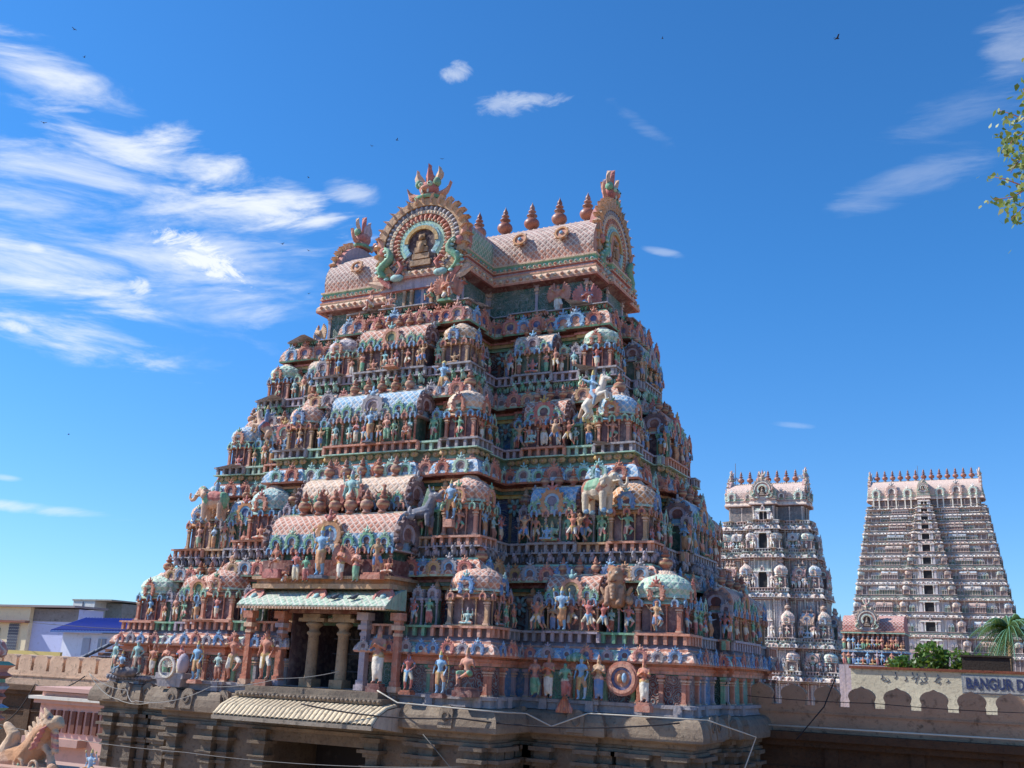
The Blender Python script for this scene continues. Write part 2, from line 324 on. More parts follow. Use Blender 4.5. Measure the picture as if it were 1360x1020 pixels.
def t_pot():   # unit height banded pot finial
    m=MB(); pr=pot_prof(); pr=[(r*1.0,z,K_(k%2 if k in(4,5,6,7) else 0)) for k,(r,z) in enumerate(pr)]; m.lathe(pr,9,cap=False); return m
T_POT=t_pot()
def t_pil():   # pilaster unit: width 1 (x), height 1
    m=MB(); m.box(-.5,.5,-.5,.3,0,.07,K_(1)); m.box(-.4,.4,-.4,.3,.07,.13,K_(0)); m.box(-.3,.3,-.3,.3,.13,.7,K_(0)); m.box(-.36,.36,-.36,.3,.7,.74,K_(1)); m.box(-.28,.28,-.28,.3,.74,.78,K_(0)); m.box(-.5,.5,-.5,.3,.78,.84,K_(1)); m.box(-.35,.35,-.35,.3,.84,.9,K_(0)); m.box(-.62,.62,-.6,.3,.9,1.,K_(0)); return m
T_PIL=t_pil()
def leafm(mb,base,tip,wd,th,col,bend=(0,0,0),n=5,mat=0,wdir=None):
    """pointed leaf from base to tip, flat, thickness th, bend offset in the middle"""
    base=np.array(base,float);tip=np.array(tip,float);bend=np.array(bend,float); d=tip-base; 
    wdir=np.array(wdir if wdir is not None else np.cross(d,(0,1,0)),float); wdir/=np.linalg.norm(wdir)+1e-9; nn=np.cross(d,wdir); nn/=np.linalg.norm(nn)+1e-9
    V=[]; 
    for k in range(n+1):
        t_=k/n; wv=wd*(math.sin(PI*min(1,t_*.85+.12))**.8)*(1-t_**3*.9); c=base+d*t_+bend*math.sin(PI*t_); V+= [c-wdir*wv,c-nn*th,c+wdir*wv,c+nn*th]
    F=[]
    for k in range(n):
        for q in range(4): F.append((4*k+q,4*k+(q+1)%4,4*k+4+(q+1)%4,4*k+4+q))
    mb.add(V,F,col,mat,False); b=mb.nv-len(V); mb.F.append((np.array([[b+3,b+2,b+1,b],[b+4*n,b+4*n+1,b+4*n+2,b+4*n+3]]),np.array([col,col],float),np.array([mat,mat]),np.array([False,False]),np.zeros((2,4,2))))
# ------------------------------------------------------------ sculpted figures: capsules fused by a voxel remesh
def caps_mesh(caps,name,voxel,pals):
    """caps: (p0,r0,p1,r1,key).  Fuses them to one continuous skin, colours every face by its nearest limb; one mesh per palette."""
    m=MB()
    for p0,r0,p1,r1,key in caps:
        p0=np.array(p0,float);p1=np.array(p1,float); d=p1-p0; L=np.linalg.norm(d)
        if L<1e-5: m.ell(p0,(r0,r0,r0),K_(0),10,7); continue
        u=d/L; P=[p0-u*r0*.92,p0-u*r0*.7,p0,p0+d*.5,p1,p1+u*r1*.7,p1+u*r1*.92]; m.tube(P,[r0*.35,r0*.72,r0,(r0+r1)/2,r1,r1*.72,r1*.35],10,K_(0))
    me=m.mesh('tmp'); o=bpy.data.objects.new('tmp',me); COL.objects.link(o); md=o.modifiers.new('r','REMESH'); md.mode='VOXEL'; md.voxel_size=voxel
    dg=bpy.context.evaluated_depsgraph_get(); me2=bpy.data.meshes.new_from_object(o.evaluated_get(dg)); bpy.data.objects.remove(o)
    n=len(me2.vertices); V=np.zeros(n*3,np.float32); me2.vertices.foreach_get('co',V); V=V.reshape(-1,3)
    nf=len(me2.polygons); tot_=np.zeros(nf,np.int32); me2.polygons.foreach_get('loop_total',tot_); lv=np.zeros(len(me2.loops),np.int32); me2.loops.foreach_get('vertex_index',lv)
    ls=np.zeros(nf,np.int32); me2.polygons.foreach_get('loop_start',ls)
    q=tot_==4; F=lv[ls[q][:,None]+np.arange(4)]
    cen=V[F].mean(1); best=np.full(len(F),1e9); key=np.zeros(len(F),int)
    for p0,r0,p1,r1,k in caps:
        p0=np.array(p0);p1=np.array(p1); d=p1-p0; t_=np.clip(((cen-p0)@d)/(d@d+1e-9),0,1); dist=np.linalg.norm(cen-p0-t_[:,None]*d,axis=1)-(r0+(r1-r0)*t_)
        b=dist<best; best[b]=dist[b]; key[b]=k
    out=[]
    mb=MB(); kc=np.zeros((len(F),3)); kc[:,0]=10+key; mb.add(V,F,kc,0,True)
    bpy.data.meshes.remove(me); bpy.data.meshes.remove(me2)
    for pi,pal in enumerate(pals):
        mm=MB(); mm.merge(mb,None,pal); out.append(mm.mesh(name))
    return out,mb
def fig(arms='down',legs='stand',crown=1,skirt=.5,cape=0,belly=0,wings=0,prop=None):
    """unit-height standing figure facing -Y; keys 0 skin 1 cloth 2 sash/jewels 3 crown 4 hair/feet"""
    H=[]; a=H.append
    hz=.50; hx=0.
    if legs=='stand':
        hips=[(-.055,0,.46),(.055,0,.46)]; kn=[(-.062,-.02,.26),(.075,-.03,.26)]; an=[(-.055,0,.04),(.075,.01,.04)]
    elif legs=='bent':
        hips=[(-.055,0,.46),(.055,0,.46)]; kn=[(-.06,-.03,.25),(.15,-.05,.30)]; an=[(-.06,0,.04),(.11,-.01,.05)]
    elif legs=='lunge':
        hips=[(-.06,0,.42),(.06,0,.42)]; kn=[(-.17,-.04,.27),(.12,-.03,.22)]; an=[(-.17,0,.04),(.24,.0,.04)]; hz=.46
    elif legs=='dance':
        hips=[(-.06,0,.44),(.06,0,.44)]; kn=[(-.09,-.05,.25),(.19,-.08,.36)]; an=[(-.05,0,.04),(.10,-.1,.2)]; hz=.48
    elif legs=='cross':
        hips=[(-.08,0,.09),(.08,0,.09)]; kn=[(-.24,-.12,.07),(.24,-.12,.07)]; an=[(.04,-.2,.06),(-.04,-.2,.06)]; hz=.12
    elif legs=='sit':
        hips=[(-.07,0,.28),(.07,0,.28)]; kn=[(-.1,-.2,.29),(.14,-.2,.3)]; an=[(-.1,-.19,.05),(-.04,-.2,.2)]; hz=.30
    elif legs=='kneel':
        hips=[(-.06,.02,.2),(.06,.02,.2)]; kn=[(-.08,-.16,.05),(.08,-.18,.28)]; an=[(-.08,.1,.04),(.08,-.17,.04)]; hz=.22
    dz=hz-.50
    for s in(0,1):
        clothleg=skirt>.3
        a((hips[s],.062,kn[s],.047,1 if clothleg else 0)); a((kn[s],.043,an[s],.028,1 if skirt>.7 else 0)); A=an[s]; a((A,.03,(A[0],A[1]-.07,A[2]-.015),.022,4 if legs!='cross' else 0))
    if skirt>.5 and legs in('stand','bent'): a(((0,0,.44),.09,(0,-.0,.16),.075,1))
    if legs in('stand','bent','lunge','dance'): a(((0,-.05,hz-.02),.035,(0,-.06,.22),.018,2))
    a(((-.05,0,hz-.02),.07,(.05,0,hz-.02),.07,2)); a(((0,0,hz),.075+belly*.05,(0,-.02*belly,hz+.08),.062+belly*.07,0)); a(((-.03,0,hz+.19),.07,(.03,0,hz+.19),.07,0)); a(((0,0,hz+.07),.06,(0,0,hz+.2),.07,0))
    a(((-.09,0,hz+.25),.035,(.09,0,hz+.25),.035,0)); a(((0,0,hz+.27),.03,(0,0,hz+.31),.028,0)); hd=hz+.355
    a(((0,-.005,hd-.012),.043,(0,.0,hd+.02),.048,0)); a(((0,-.05,hd),.009,(0,-.056,hd-.012),.012,0))
    a(((-.046,0,hd-.012),.012,(-.05,0,hd-.035),.012,2)); a(((.046,0,hd-.012),.012,(.05,0,hd-.035),.012,2))
    a(((-.04,-.055,hz+.21),.012,(.04,-.055,hz+.21),.012,2))
    if crown==1: a(((0,0,hd+.045),.05,(0,0,hd+.14),.016,3))
    elif crown==2: a(((-.03,0,hd+.05),.045,(.03,0,hd+.05),.045,3)); a(((0,.01,hd+.08),.03,(0,.01,hd+.1),.02,3))
    else: a(((0,.02,hd+.03),.045,(0,.03,hd-.02),.04,4)); a(((.02,.05,hd+.0),.03,(.02,.06,hd+.02),.03,4))
    L=(-.115,0,hz+.24);Rr=(.115,0,hz+.24)
    def arm(sh,el,ha,k=0): a((sh,.034,el,.026,k)); a((el,.024,ha,.018,0)); v=np.array(ha)-np.array(el); v/=np.linalg.norm(v)+1e-9; h2=np.array(ha)+v*.035; a((ha,.019,tuple(h2),.012,0)); a((tuple(np.array(el)*.6+np.array(sh)*.4),.033,tuple(np.array(el)*.55+np.array(sh)*.45),.033,2))
    E=lambda s,x,y,z:(s*x,y,hz+z)
    if arms in('down','hip','four'): arm(L,E(-1,.17,.01,.1),E(-1,.16,-.05,-.03))
    if arms=='down': arm(Rr,E(1,.17,.01,.1),E(1,.15,-.05,-.04))
    if arms=='hip': arm(Rr,E(1,.2,.01,.12),E(1,.1,-.04,.02))
    if arms in('fold','fwings'): arm(L,E(-1,.15,-.04,.1),(-.02,-.12,hz+.18)); arm(Rr,E(1,.15,-.04,.1),(.02,-.12,hz+.18))
    if arms=='up': arm(L,E(-1,.2,0,.28),E(-1,.17,-.02,.42)); arm(Rr,E(1,.2,0,.28),E(1,.17,-.02,.42))
    if arms=='one': arm(L,E(-1,.2,-.02,.3),E(-1,.22,-.04,.46)); arm(Rr,E(1,.18,0,.12),E(1,.22,-.08,.06))
    if arms=='give': arm(L,E(-1,.16,-.02,.11),E(-1,.1,-.15,.14)); arm(Rr,E(1,.17,-.02,.12),E(1,.2,-.14,.17))
    if arms=='four':
        arm(Rr,E(1,.17,-.01,.11),E(1,.13,-.14,.12)); arm(L,E(-1,.2,.02,.22),E(-1,.2,-.03,.36)); arm(Rr,E(1,.2,.02,.22),E(1,.2,-.03,.36)); a((E(-1,.2,-.04,.4),.03,E(-1,.2,-.04,.42),.03,3)); a((E(1,.2,-.04,.4),.03,E(1,.2,-.04,.42),.03,3))
    if arms=='dance': arm(L,E(-1,.22,-.02,.2),E(-1,.3,-.06,.3)); arm(Rr,E(1,.19,-.04,.12),E(1,.05,-.14,.2))
    if cape:
        for sx in(-1,1): a(((sx*.1,.05,hz+.22),.04,(sx*.17,.07,hz-.12),.045,cape))
        a(((-.1,.07,hz+.1),.05,(.1,.07,hz+.1),.05,cape)); 
    if prop=='staff': a(((-.2,-.06,.02),.014,(-.2,-.06,.8),.014,3))
    if prop=='bow': 
        for k in range(6):
            t0=-1+k/3;t1=-1+(k+1)/3; a(((.28-.09*t0*t0,-.07,.5+.4*t0),.013,(.28-.09*t1*t1,-.07,.5+.4*t1),.013,3))
    if prop=='club': a(((.22,-.08,.05),.06,(.19,-.08,.35),.022,3))
    if wings:
        for sx in(-1,1):
            for k in range(9):
                ang=R_(78-k*13); l=.40-.02*k; a(((sx*.09,.06,hz+.22-k*.02),.04,(sx*(.09+l*math.cos(ang)),.09,hz+.2-k*.02+l*math.sin(ang)*.8),.03,0 if wings==1 else 3))
    return H
sk=dict(p=C['salmon']*1.05,q=C['pink'],b=C['sky'],o=C['orange'],g=C['green']*1.1,t=C['terra']*1.2,c=C['cream'],y=C['grey'],n=C['tan'])
PALS=[[sk['p'],C['white'],C['ochre'],C['terra'],C['terra']],[sk['b'],C['orange'],C['ochre'],C['yellow'],C['sky']],[sk['q'],C['green'],C['rose'],C['orange'],C['plum']],
 [sk['n'],C['blue'],C['pink'],C['terra'],C['rust']],[sk['g'],C['rose'],C['cream'],C['ochre'],C['dgreen']],[C['rose'],C['cream'],C['sky'],C['rust'],C['rust']],[C['aqua'],C['terra'],C['cream'],C['lav'],C['slate']]]
FDEF={'stand':fig('down','bent',1,.5),'pray':fig('fold','stand',1,.8),'four':fig('four','stand',1,.6),'hip':fig('hip','bent',2,.4),'raise':fig('up','lunge',0,.4),'lunge':fig('one','lunge',1,.4,prop='club'),
 'dance':fig('dance','dance',2,.35),'lady':fig('give','bent',0,.9),'seat':fig('four','cross',1,.4),'sitleg':fig('give','sit',1,.5),'kneel':fig('fold','kneel',2,.5),'dwarf':fig('up','lunge',2,.4,belly=1),
 'bow':fig('down','bent',1,.5,prop='bow'),'garuda':fig('fold','kneel',1,.5,wings=1),'gstand':fig('fold','stand',1,.6,wings=1),'gup':fig('up','bent',0,.6,wings=1)}
FIG={};FIGK={}
for k_,v_ in FDEF.items(): FIG[k_],FIGK[k_]=caps_mesh(v_,'figure',.021,PALS)
FLO={}
for k_ in('stand','pray','four','dance','seat','lady','dwarf','sitleg'):
    _,FLO[k_]=caps_mesh(FDEF[k_],'figure',.036,[])
# ------------------------------------------------------------ rectilinear footprints and mouldings
def footprint(hw,hd,c,p,cs,ps,bays,b=.2,hb=None):
    """CCW outline (front at -y). returns verts (N,2), per-edge (normal, bay colour index, run name, bay kind) ."""
    hb=hd if hb is None else hb; yc=(hb-hd)/2; cs=cs*(hb+hd)/2/hd; ya,yb=yc-cs,yc+cs
    cor=[(-hw,-hd),(-c,-hd),(-c,-hd-p),(c,-hd-p),(c,-hd),(hw,-hd),(hw,ya),(hw+ps,ya),(hw+ps,yb),(hw,yb),(hw,hb),(-hw,hb),(-hw,yb),(-hw-ps,yb),(-hw-ps,ya),(-hw,ya)]
    names=['fl','pl','pf','pr','fr','ra','rs','rc','rt','rb','bk','lb','lt','lc','ls','la']
    runs=[]
    for i,nm in enumerate(names):
        A=np.array(cor[i],float);B=np.array(cor[(i+1)%len(cor)],float); t=(B-A)/np.linalg.norm(B-A); runs.append(dict(A=A,B=B,t=t,n=np.array([t[1],-t[0]]),L=np.linalg.norm(B-A),name=nm,bays=bays.get(nm,[(0,1,0,'r',0)])))
    V=[];E=[]
    N=len(runs)
    for i,r in enumerate(runs):
        pr=runs[i-1]; p0=r['bays'][0][2]*b; pp=pr['bays'][-1][2]*b
        V.append(r['A']+r['n']*p0+pr['n']*pp)
        for k,bb in enumerate(r['bays']):
            E.append((r,bb))
            if k+1<len(r['bays']):
                nb=r['bays'][k+1]; q=r['A']+r['t']*(r['L']*bb[1])
                if abs(nb[2]-bb[2])>1e-6:
                    V.append(q+r['n']*bb[2]*b); E.append((r,bb if bb[2]>nb[2] else nb)); V.append(q+r['n']*nb[2]*b)
                else: V.append(q+r['n']*bb[2]*b)
    return runs,np.array(V),E
def offset_poly(V,d):
    n=len(V); nx=np.roll(V,-1,0)-V; L=np.linalg.norm(nx,axis=1)[:,None]; t=nx/L; nn=np.stack([t[:,1],-t[:,0]],1); pv=np.roll(nn,1,0)
    same=(np.abs((nn*pv).sum(1)-1)<1e-3)[:,None]
    return V+d*np.where(same,nn,nn+pv)
def sweep(mb,V,prof,cols,mats=None,E=None,baycol=None,close_top=False,smooth=False,skip=None):
    """prof [(offset,z)], one colour per segment (None = bay colour via baycol(edge,seg))"""
    keep=np.array([not(skip and e[1][3]==skip) for e in E]) if E is not None else np.ones(len(V),bool)
    n=len(V); i=np.arange(n); j=(i+1)%n; rings=[offset_poly(V,d) for d,z in prof]
    VV=np.concatenate([np.hstack([r,np.full((n,1),z)]) for r,(d,z) in zip(rings,prof)])
    Ls=np.linalg.norm(V[j]-V[i],axis=1); ar=np.concatenate([[0],np.cumsum(Ls)[:-1]]); arc=0; first=True
    for q in range(len(prof)-1):
        F=np.stack([q*n+i,q*n+j,(q+1)*n+j,(q+1)*n+i],1); d=math.hypot(prof[q+1][0]-prof[q][0],prof[q+1][1]-prof[q][1])
        uv=np.zeros((n,4,2)); uv[:,0,0]=ar;uv[:,1,0]=ar+Ls;uv[:,2,0]=ar+Ls;uv[:,3,0]=ar;uv[:,:2,1]=arc;uv[:,2:,1]=arc+d; arc+=d
        col=cols[q]
        if col is None: cc=np.array([baycol(e,q) for e in E])
        else: cc=np.broadcast_to(np.asarray(col,float),(n,3))
        mt=mats[q] if mats else 0
        F=F[keep]; cc=cc[keep]; uv=uv[keep]; nk=len(F)
        if first: mb.add(VV,F,cc,mt,smooth,uv); b=mb.nv-len(VV); first=False
        else: mb.F.append((F+b,cc,np.full(nk,mt),np.full(nk,smooth),uv))
    if close_top: mb.F.append((np.array([b+(len(prof)-1)*n+i]),np.array([cols[-1] if cols[-1] is not None else C['grey']],float),np.array([0]),np.array([False]),np.zeros((1,n,2))))
def run_M(T,r,u,out,z,sc=1.,turn=0.):
    """world matrix of a template facing outwards at distance u along run r"""
    p=r['A']+r['t']*u+r['n']*out; ang=math.atan2(r['t'][1],r['t'][0]); return T@Mt(p[0],p[1],z,ang+turn,sc)
# ------------------------------------------------------------ temple towers
def side_bays(k=.3):
    f=[(0,.13,0,'r',1),(.13,.49,1,'s',2),(.49,1-k,0,'r',3),(1-k,1,1,'k',4)]
    fm=[(1-b,1-a,p,t_,c) for a,b,p,t_,c in f[::-1]]
    pf=[(0,.17,1,'k',4),(.17,.26,0,'r',3),(.26,.74,1.3,'S',2),(.74,.83,0,'r',3),(.83,1,1,'k',4)]
    return {'fr':f,'fl':fm,'pf':pf,'pr':[(0,.5,1,'q',4),(.5,1,0,'r',1)],'pl':[(0,.5,0,'r',1),(.5,1,1,'q',4)],
     'ra':[(0,.36,1,'k',4),(.36,1,0,'r',1)],'rc':[(0,.12,0,'r',3),(.12,.88,1,'S',2),(.88,1,0,'r',3)],'rb':[(0,.64,0,'r',1),(.64,1,1,'k',4)],
     'lb':[(0,.36,1,'k',4),(.36,1,0,'r',1)],'lc':[(0,.12,0,'r',3),(.12,.88,1,'S',2),(.88,1,0,'r',3)],'la':[(0,.64,0,'r',1),(.64,1,1,'k',4)]}
def barrel(mb,x0,x1,prof,col,mat=SC,n=1,cols=None):
    prof=np.array(prof,float); m=len(prof); V=np.concatenate([np.hstack([np.full((m,1),x),prof]) for x in (x0,x1)]); i=np.arange(m-1)
    d=np.linalg.norm(np.diff(prof,axis=0),axis=1); a=np.concatenate([[0],np.cumsum(d)]); F=np.stack([i,m+i,m+i+1,i+1],1)
    uv=np.zeros((m-1,4,2)); uv[:,1,0]=x1-x0;uv[:,2,0]=x1-x0; uv[:,0,1]=a[:-1];uv[:,1,1]=a[:-1];uv[:,2,1]=a[1:];uv[:,3,1]=a[1:]
    cc=np.broadcast_to(col,(m-1,3)) if cols is None else np.array(cols); mm=mat if np.isscalar(mat) else np.array(mat)
    mb.add(V,F,cc,mm,False,uv); b=mb.nv-len(V)
    mb.F.append((np.array([b+np.arange(m)[::1],b+m+np.arange(m)[::-1]]),np.array([cc[0],cc[0]]),np.array([0,0]),np.array([False,False]),np.zeros((2,m,2))))
def arc_prof(hd,h,z0,n=9,over=1.08,full=True):
    """bulbous barrel section from front eave (-hd) over the ridge to the back"""
    P=[]
    for k in range(n+1):
        a=PI*k/n; P.append((-hd*math.cos(a)*(1+(over-1)*math.sin(2*min(a,PI-a))),z0+h*math.sin(a)**.82))
    return P
MC={}; KEEP=[]
def cmesh(tk,tmpl,pal):
    KEEP.append(tmpl); key=(tk,id(tmpl),tuple(np.round(np.concatenate([np.asarray(p) for p in pal]),3)))
    if key not in MC: m=MB(); m.merge(tmpl,None,pal); MC[key]=m.mesh(tk)
    return MC[key]
class Tower:
    def __init__(s,name,loc,lod=0,us=1.,bright=1.,cols=None):
        s.root=empty(name,loc); s.T=WM[s.root]; s.lod=lod; s.us=us; s.req={}; s.b=bright; s.cols=cols
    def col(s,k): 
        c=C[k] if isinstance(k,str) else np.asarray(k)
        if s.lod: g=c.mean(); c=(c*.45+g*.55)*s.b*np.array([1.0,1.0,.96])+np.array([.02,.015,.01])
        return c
    def ask(s,name,tk,tmpl,M,pal,lim=100): s.req.setdefault(name,[]).append((tk,tmpl,M,[s.col(p) for p in pal],lim))
    def figure(s,kind,M,pi,big=False):
        if s.lod or (M.translation.length>0 and False): s.req.setdefault('figure',[]).append(('f',FLO.get(kind,FLO['stand']),M,[s.col(c) for c in PALS[pi]],100))
        else: s.req.setdefault('figure',[]).append(('F'+kind,(FIGK[kind],FLO.get(kind,FLO['stand'])),M,PALS[pi],100))
    def flush(s,names={}):
        for nm,L in s.req.items():
            L.sort(key=lambda e:e[2].translation.length*(1 if (s.T.inverted()@e[2].translation).x>-9 else 1.15)); lim=L[0][4]
            rest=MB()
            for k,(tk,tm,M,pal,_) in enumerate(L):
                hi,lo=(tm if isinstance(tm,tuple) else (tm,tm))
                if k<lim: emit(nm,cmesh(tk,hi,pal),s.root,M)
                else: rest.merge(lo,M,pal)
            if rest.nv: emit(nm,rest,s.root,kind='stuff')
        s.req={}
    # --- small shrines -------------------------------------------------
    def dome(s,x,y,z,sz,bh,rh,colr,colb,turn=0,fl=0):
        u=s.us; M=s.T@Mt(x,y,z,turn); b=MB(); h=sz/2; cb=s.col(colb); dk=s.col('plum')
        b.box(-h*.7,h*.7,-h*.7,h*.7,0,bh,dk)
        b.box(-h*.98,h*.98,-h*.98,h*.98,-.02,.07*u,cb)
        for sx in(-1,1):
            for sy in(-1,1):
                b.merge(T_PIL,Mt(sx*h*.8,sy*h*.8,.06*u,0,(.2*sz*.6,.2*sz*.6,bh-.06*u)),[cb,s.col('pale')])
        if not s.lod:
            for q in range(4):
                for sx in(-.3,.3): b.merge(T_PIL,np.array(Mt(0,0,0,q*PI/2)@Mt(sx*h,-h*.76,.06,0,(.07,.07,bh-.06))),[cb,cb])
        b.lathe([(h*.82,bh-.02,cb),(h*.98,bh+.02,s.col(colr)),(h*.96,bh+.08*u),(h*.8,bh+.17*u,cb),(h*.7,bh+.19*u)],4,col=cb,rot=PI/4,sq=0,smooth=False,sx=1.3,sy=1.3)
        if not s.lod:
            kq=[s.col(q) for q in(('sky','blue','plum','aqua'),('pink','rose','plum','pale'),('mint','green','plum','mint'))[fl%3]]
            for q in range(4):
                for k in(-.7,0,.7): b.merge(T_KUDUL,np.array(Mt(0,0,0,q*PI/2)@Mt(k*h,-h*1.0,bh-.1,0,(.3,.35,.3))),kq)
        z0=bh+.14*u; cr=s.col(colr)
        d=MB(); R=h*1.06
        d.lathe([(R*.80,z0,s.col('aqua')),(R*.80,z0+rh*.08,s.col('pink')),(R*1.02,z0+rh*.1,s.col('mint')),(R*1.02,z0+rh*.17,cr),(R*.98,z0+rh*.2),(R*1.06,z0+rh*.38),(R*.98,z0+rh*.58),(R*.78,z0+rh*.74),(R*.5,z0+rh*.86,s.col('pale')),(R*.42,z0+rh*.9),(R*.3,z0+rh)],12 if not s.lod else 8,col=cr,mat=SC,smooth=False,sq=.35,rot=PI/12 if not s.lod else PI/8)
        fz=z0+rh*.97; ph=rh*.88
        pf=MB(); pf.merge(T_POT,Mt(0,0,fz,0,(ph*.9,ph*.9,ph)),[s.col('terra'),s.col('tan')])
        ar=MB(); pal=[[s.col(q) for q in ('salmon','pink','dgreen','rose')],[s.col(q) for q in ('blue','sky','plum','aqua')],[s.col(q) for q in ('pink','ochre','maroon','green')]][fl%3]
        k=rh*.54
        if s.lod:
            b.merge(d);b.merge(pf); b.merge(T_KUDUL,np.array(Mt(0,-R*.98,z0,0,(k,k,k))),pal); s.req.setdefault('corner_shrine',[]).append(('d',b,M,[(0,0,0)],100)); return
        o=emit('corner_shrine',b,s.root,M); emit('dome',d,o,M); emit('finial',pf,o,M)
        for q in range(4):
            if q in(0,1,3): emit('horseshoe_arch',cmesh('ka',T_KUDU,pal),o,M@Mt(0,0,0,q*PI/2)@Mt(0,-R*1.0,z0-.02,0,(k,k,k*1.05)))
    def sala(s,r,uc,w,z,dep,bh,rh,colr,colb,npots=3,arch=1.,kpal=0,out=-.15,ends=True):
        u=s.us; M=run_M(s.T,r,uc,out,z); b=MB(); cb=s.col(colb); cr=s.col(colr); hw_=w/2; d=dep
        b.box(-hw_*.9,hw_*.9,.12,d,0,bh,s.col('plum') if not kpal%2 else s.col('dgreen')); b.box(-hw_,hw_,-.02,d,-.02,.06*u,cb)
        n=max(2,int(w/(.55*u)))
        for k in range(n+1):
            x=-hw_*.92+k*hw_*1.84/n; b.merge(T_PIL,Mt(x,.06,.05*u,0,(.11*u,.11*u,bh-.05*u)),[cb,s.col('pale')])
        b.box(-hw_*1.03,hw_*1.03,-.1*u,d+.05,bh,bh+.05*u,s.col('lav')); b.box(-hw_*1.0,hw_*1.0,-.06*u,d,bh+.05*u,bh+.11*u,s.col('mint'))
        if not s.lod:
            kq=[[s.col(q) for q in t_] for t_ in(('sky','blue','plum','aqua'),('pink','rose','plum','pale'))]; nk=max(3,int(w/.42))
            for k in range(nk): b.merge(T_KUDUL,np.array(Mt(-hw_+(k+.5)*w/nk,-.12,bh-.12,0,(.32,.35,.32))),kq[k%2])
        z0=bh+.11*u; rf=MB(); hd=(d+.1)/2; P=[(y+hd-.06,zz) for y,zz in arc_prof(hd,rh,z0)]; 
        m_=len(P)-1; cols=[cr]*m_; cols[0]=s.col('sky') if kpal%2 else s.col('pink'); cols[m_//2]=s.col('pale'); 
        barrel(rf,-hw_*.97,hw_*.97,P,cr,SC,cols=cols)
        rf.box(-hw_*.97,hw_*.97,hd-.13,hd+.01,z0+rh-.02,z0+rh+.05*u,s.col('cream'))
        kp=[('pink','ochre','dgreen','aqua'),('orange','sky','deep','rose'),('rose','mint','plum','ochre'),('grey','lav','plum','sky')]; pal=[s.col(q) for q in kp[kpal%4]]
        e=rh*.9
        Ms=[Mt(0,-.06-.02,z0-.06,0,(e*arch*.9,e*.8,e*arch*.86))]
        side=[Mt(q*hw_*1.0,hd-.05,z0-.1,q*PI/2,(e*1.15,e*1.3,e*1.0)) for q in(-1,1)]
        small=[Mt(q*hw_*.58,-.1,z0-.03,0,(e*.5,e*.5,e*.5)) for q in(-1,1)]
        if w>2: small+=[Mt(q*hw_*.3,-.1,z0-.03,0,(e*.4,e*.4,e*.4)) for q in(-1,1)]+[Mt(q*hw_*.84,-.1,z0-.03,0,(e*.4,e*.4,e*.4)) for q in(-1,1)]
        pots=[Mt(-hw_*.62+1.24*hw_*k/(npots-1) if npots>1 else 0,hd-.06,z0+rh+.02,0,(rh*.62,rh*.62,rh*.74)) for k in range(npots)]
        if s.lod:
            b.merge(rf)
            for q in Ms+small: b.merge(T_KUDUL,np.array(q),pal)
            if ends:
                for q in side: b.merge(T_KUDUL,np.array(q),pal)
            for q in pots: b.merge(T_POT,np.array(q),[s.col('terra'),s.col('tan')])
            s.req.setdefault('oblong_shrine',[]).append(('s',b,M,[(0,0,0)],100)); return None
        o=emit('oblong_shrine',b,s.root,M); emit('barrel_roof',rf,o,M)
        pal2=[s.col(q) for q in ('green','sky','plum','mint')]
        for q in Ms: emit('horseshoe_arch',cmesh('ka',T_KUDU,pal),o,M@q)
        for q in small: emit('horseshoe_arch',cmesh('kb',T_KUDU,pal2),o,M@q)
        if ends:
            pe=[s.col(q) for q in ('plum','lav','maroon','grey')]
            for q in side: emit('gable_arch',cmesh('kc',T_KUDU,pe),o,M@q)
        for q in pots: emit('finial',cmesh('pot',T_POT,[s.col('terra'),s.col('tan')]),o,M@q)
        return o
    # --- one storey: cornice + balustrade ------------------------------
    def cornice(s,fp,kb,kh,F,cfg,vy=True,bal=True):
        runs,V,E=fp; u=s.us; mb=MB()
        pal=cfg['kap']; c_=lambda k:s.col(pal[k%len(pal)])
        def bc(e,q): return c_(e[1][4])
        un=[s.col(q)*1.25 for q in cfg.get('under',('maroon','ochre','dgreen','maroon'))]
        vt=kb+kh+.08*u; vb=F-.38*u if bal else F
        prof=[(-.55*u,kb-.5*u),(-.42*u,kb-.5*u),(-.42*u,kb-.36*u),(-.28*u,kb-.36*u),(-.28*u,kb-.22*u),(-.2*u,kb-.22*u),(-.2*u,kb-.12*u),(-.3*u,kb-.12*u),(-.3*u,kb),(.13*u,kb-.03*u),(.17*u,kb+.05*u),(.13*u,kb+kh*.45),(.03*u,kb+kh*.8),(-.1*u,kb+kh),(-.16*u,kb+kh),(-.16*u,vt)]
        cols=[un[0],un[1],un[1],un[2],un[2],un[3],un[3],un[0],un[0],s.col(cfg.get('lip','pink')),None,None,None,s.col(cfg.get('lip','pink')),s.col(cfg.get('lip','pink'))]
        mats=[ST]*10+[SC,SC,SC]+[ST]*2
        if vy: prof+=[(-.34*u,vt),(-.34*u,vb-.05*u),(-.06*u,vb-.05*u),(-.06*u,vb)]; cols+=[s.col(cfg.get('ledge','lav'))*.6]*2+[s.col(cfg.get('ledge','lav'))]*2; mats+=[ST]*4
        if bal:
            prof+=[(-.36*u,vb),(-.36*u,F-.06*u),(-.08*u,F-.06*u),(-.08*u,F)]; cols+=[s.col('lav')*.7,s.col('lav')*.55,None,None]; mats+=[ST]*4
        prof+=[(-1.6*u,F+.002)]; cols+=[s.col('grey')]; mats+=[ST]
        bk=[s.col(q) for q in cfg.get('rail',('grey','pink','lav','pink'))]
        sweep(mb,V,prof,cols,mats,E,lambda e,q: c_(e[1][4]) if q<14 else bk[e[1][4]%4],skip='P')
        bl=MB()
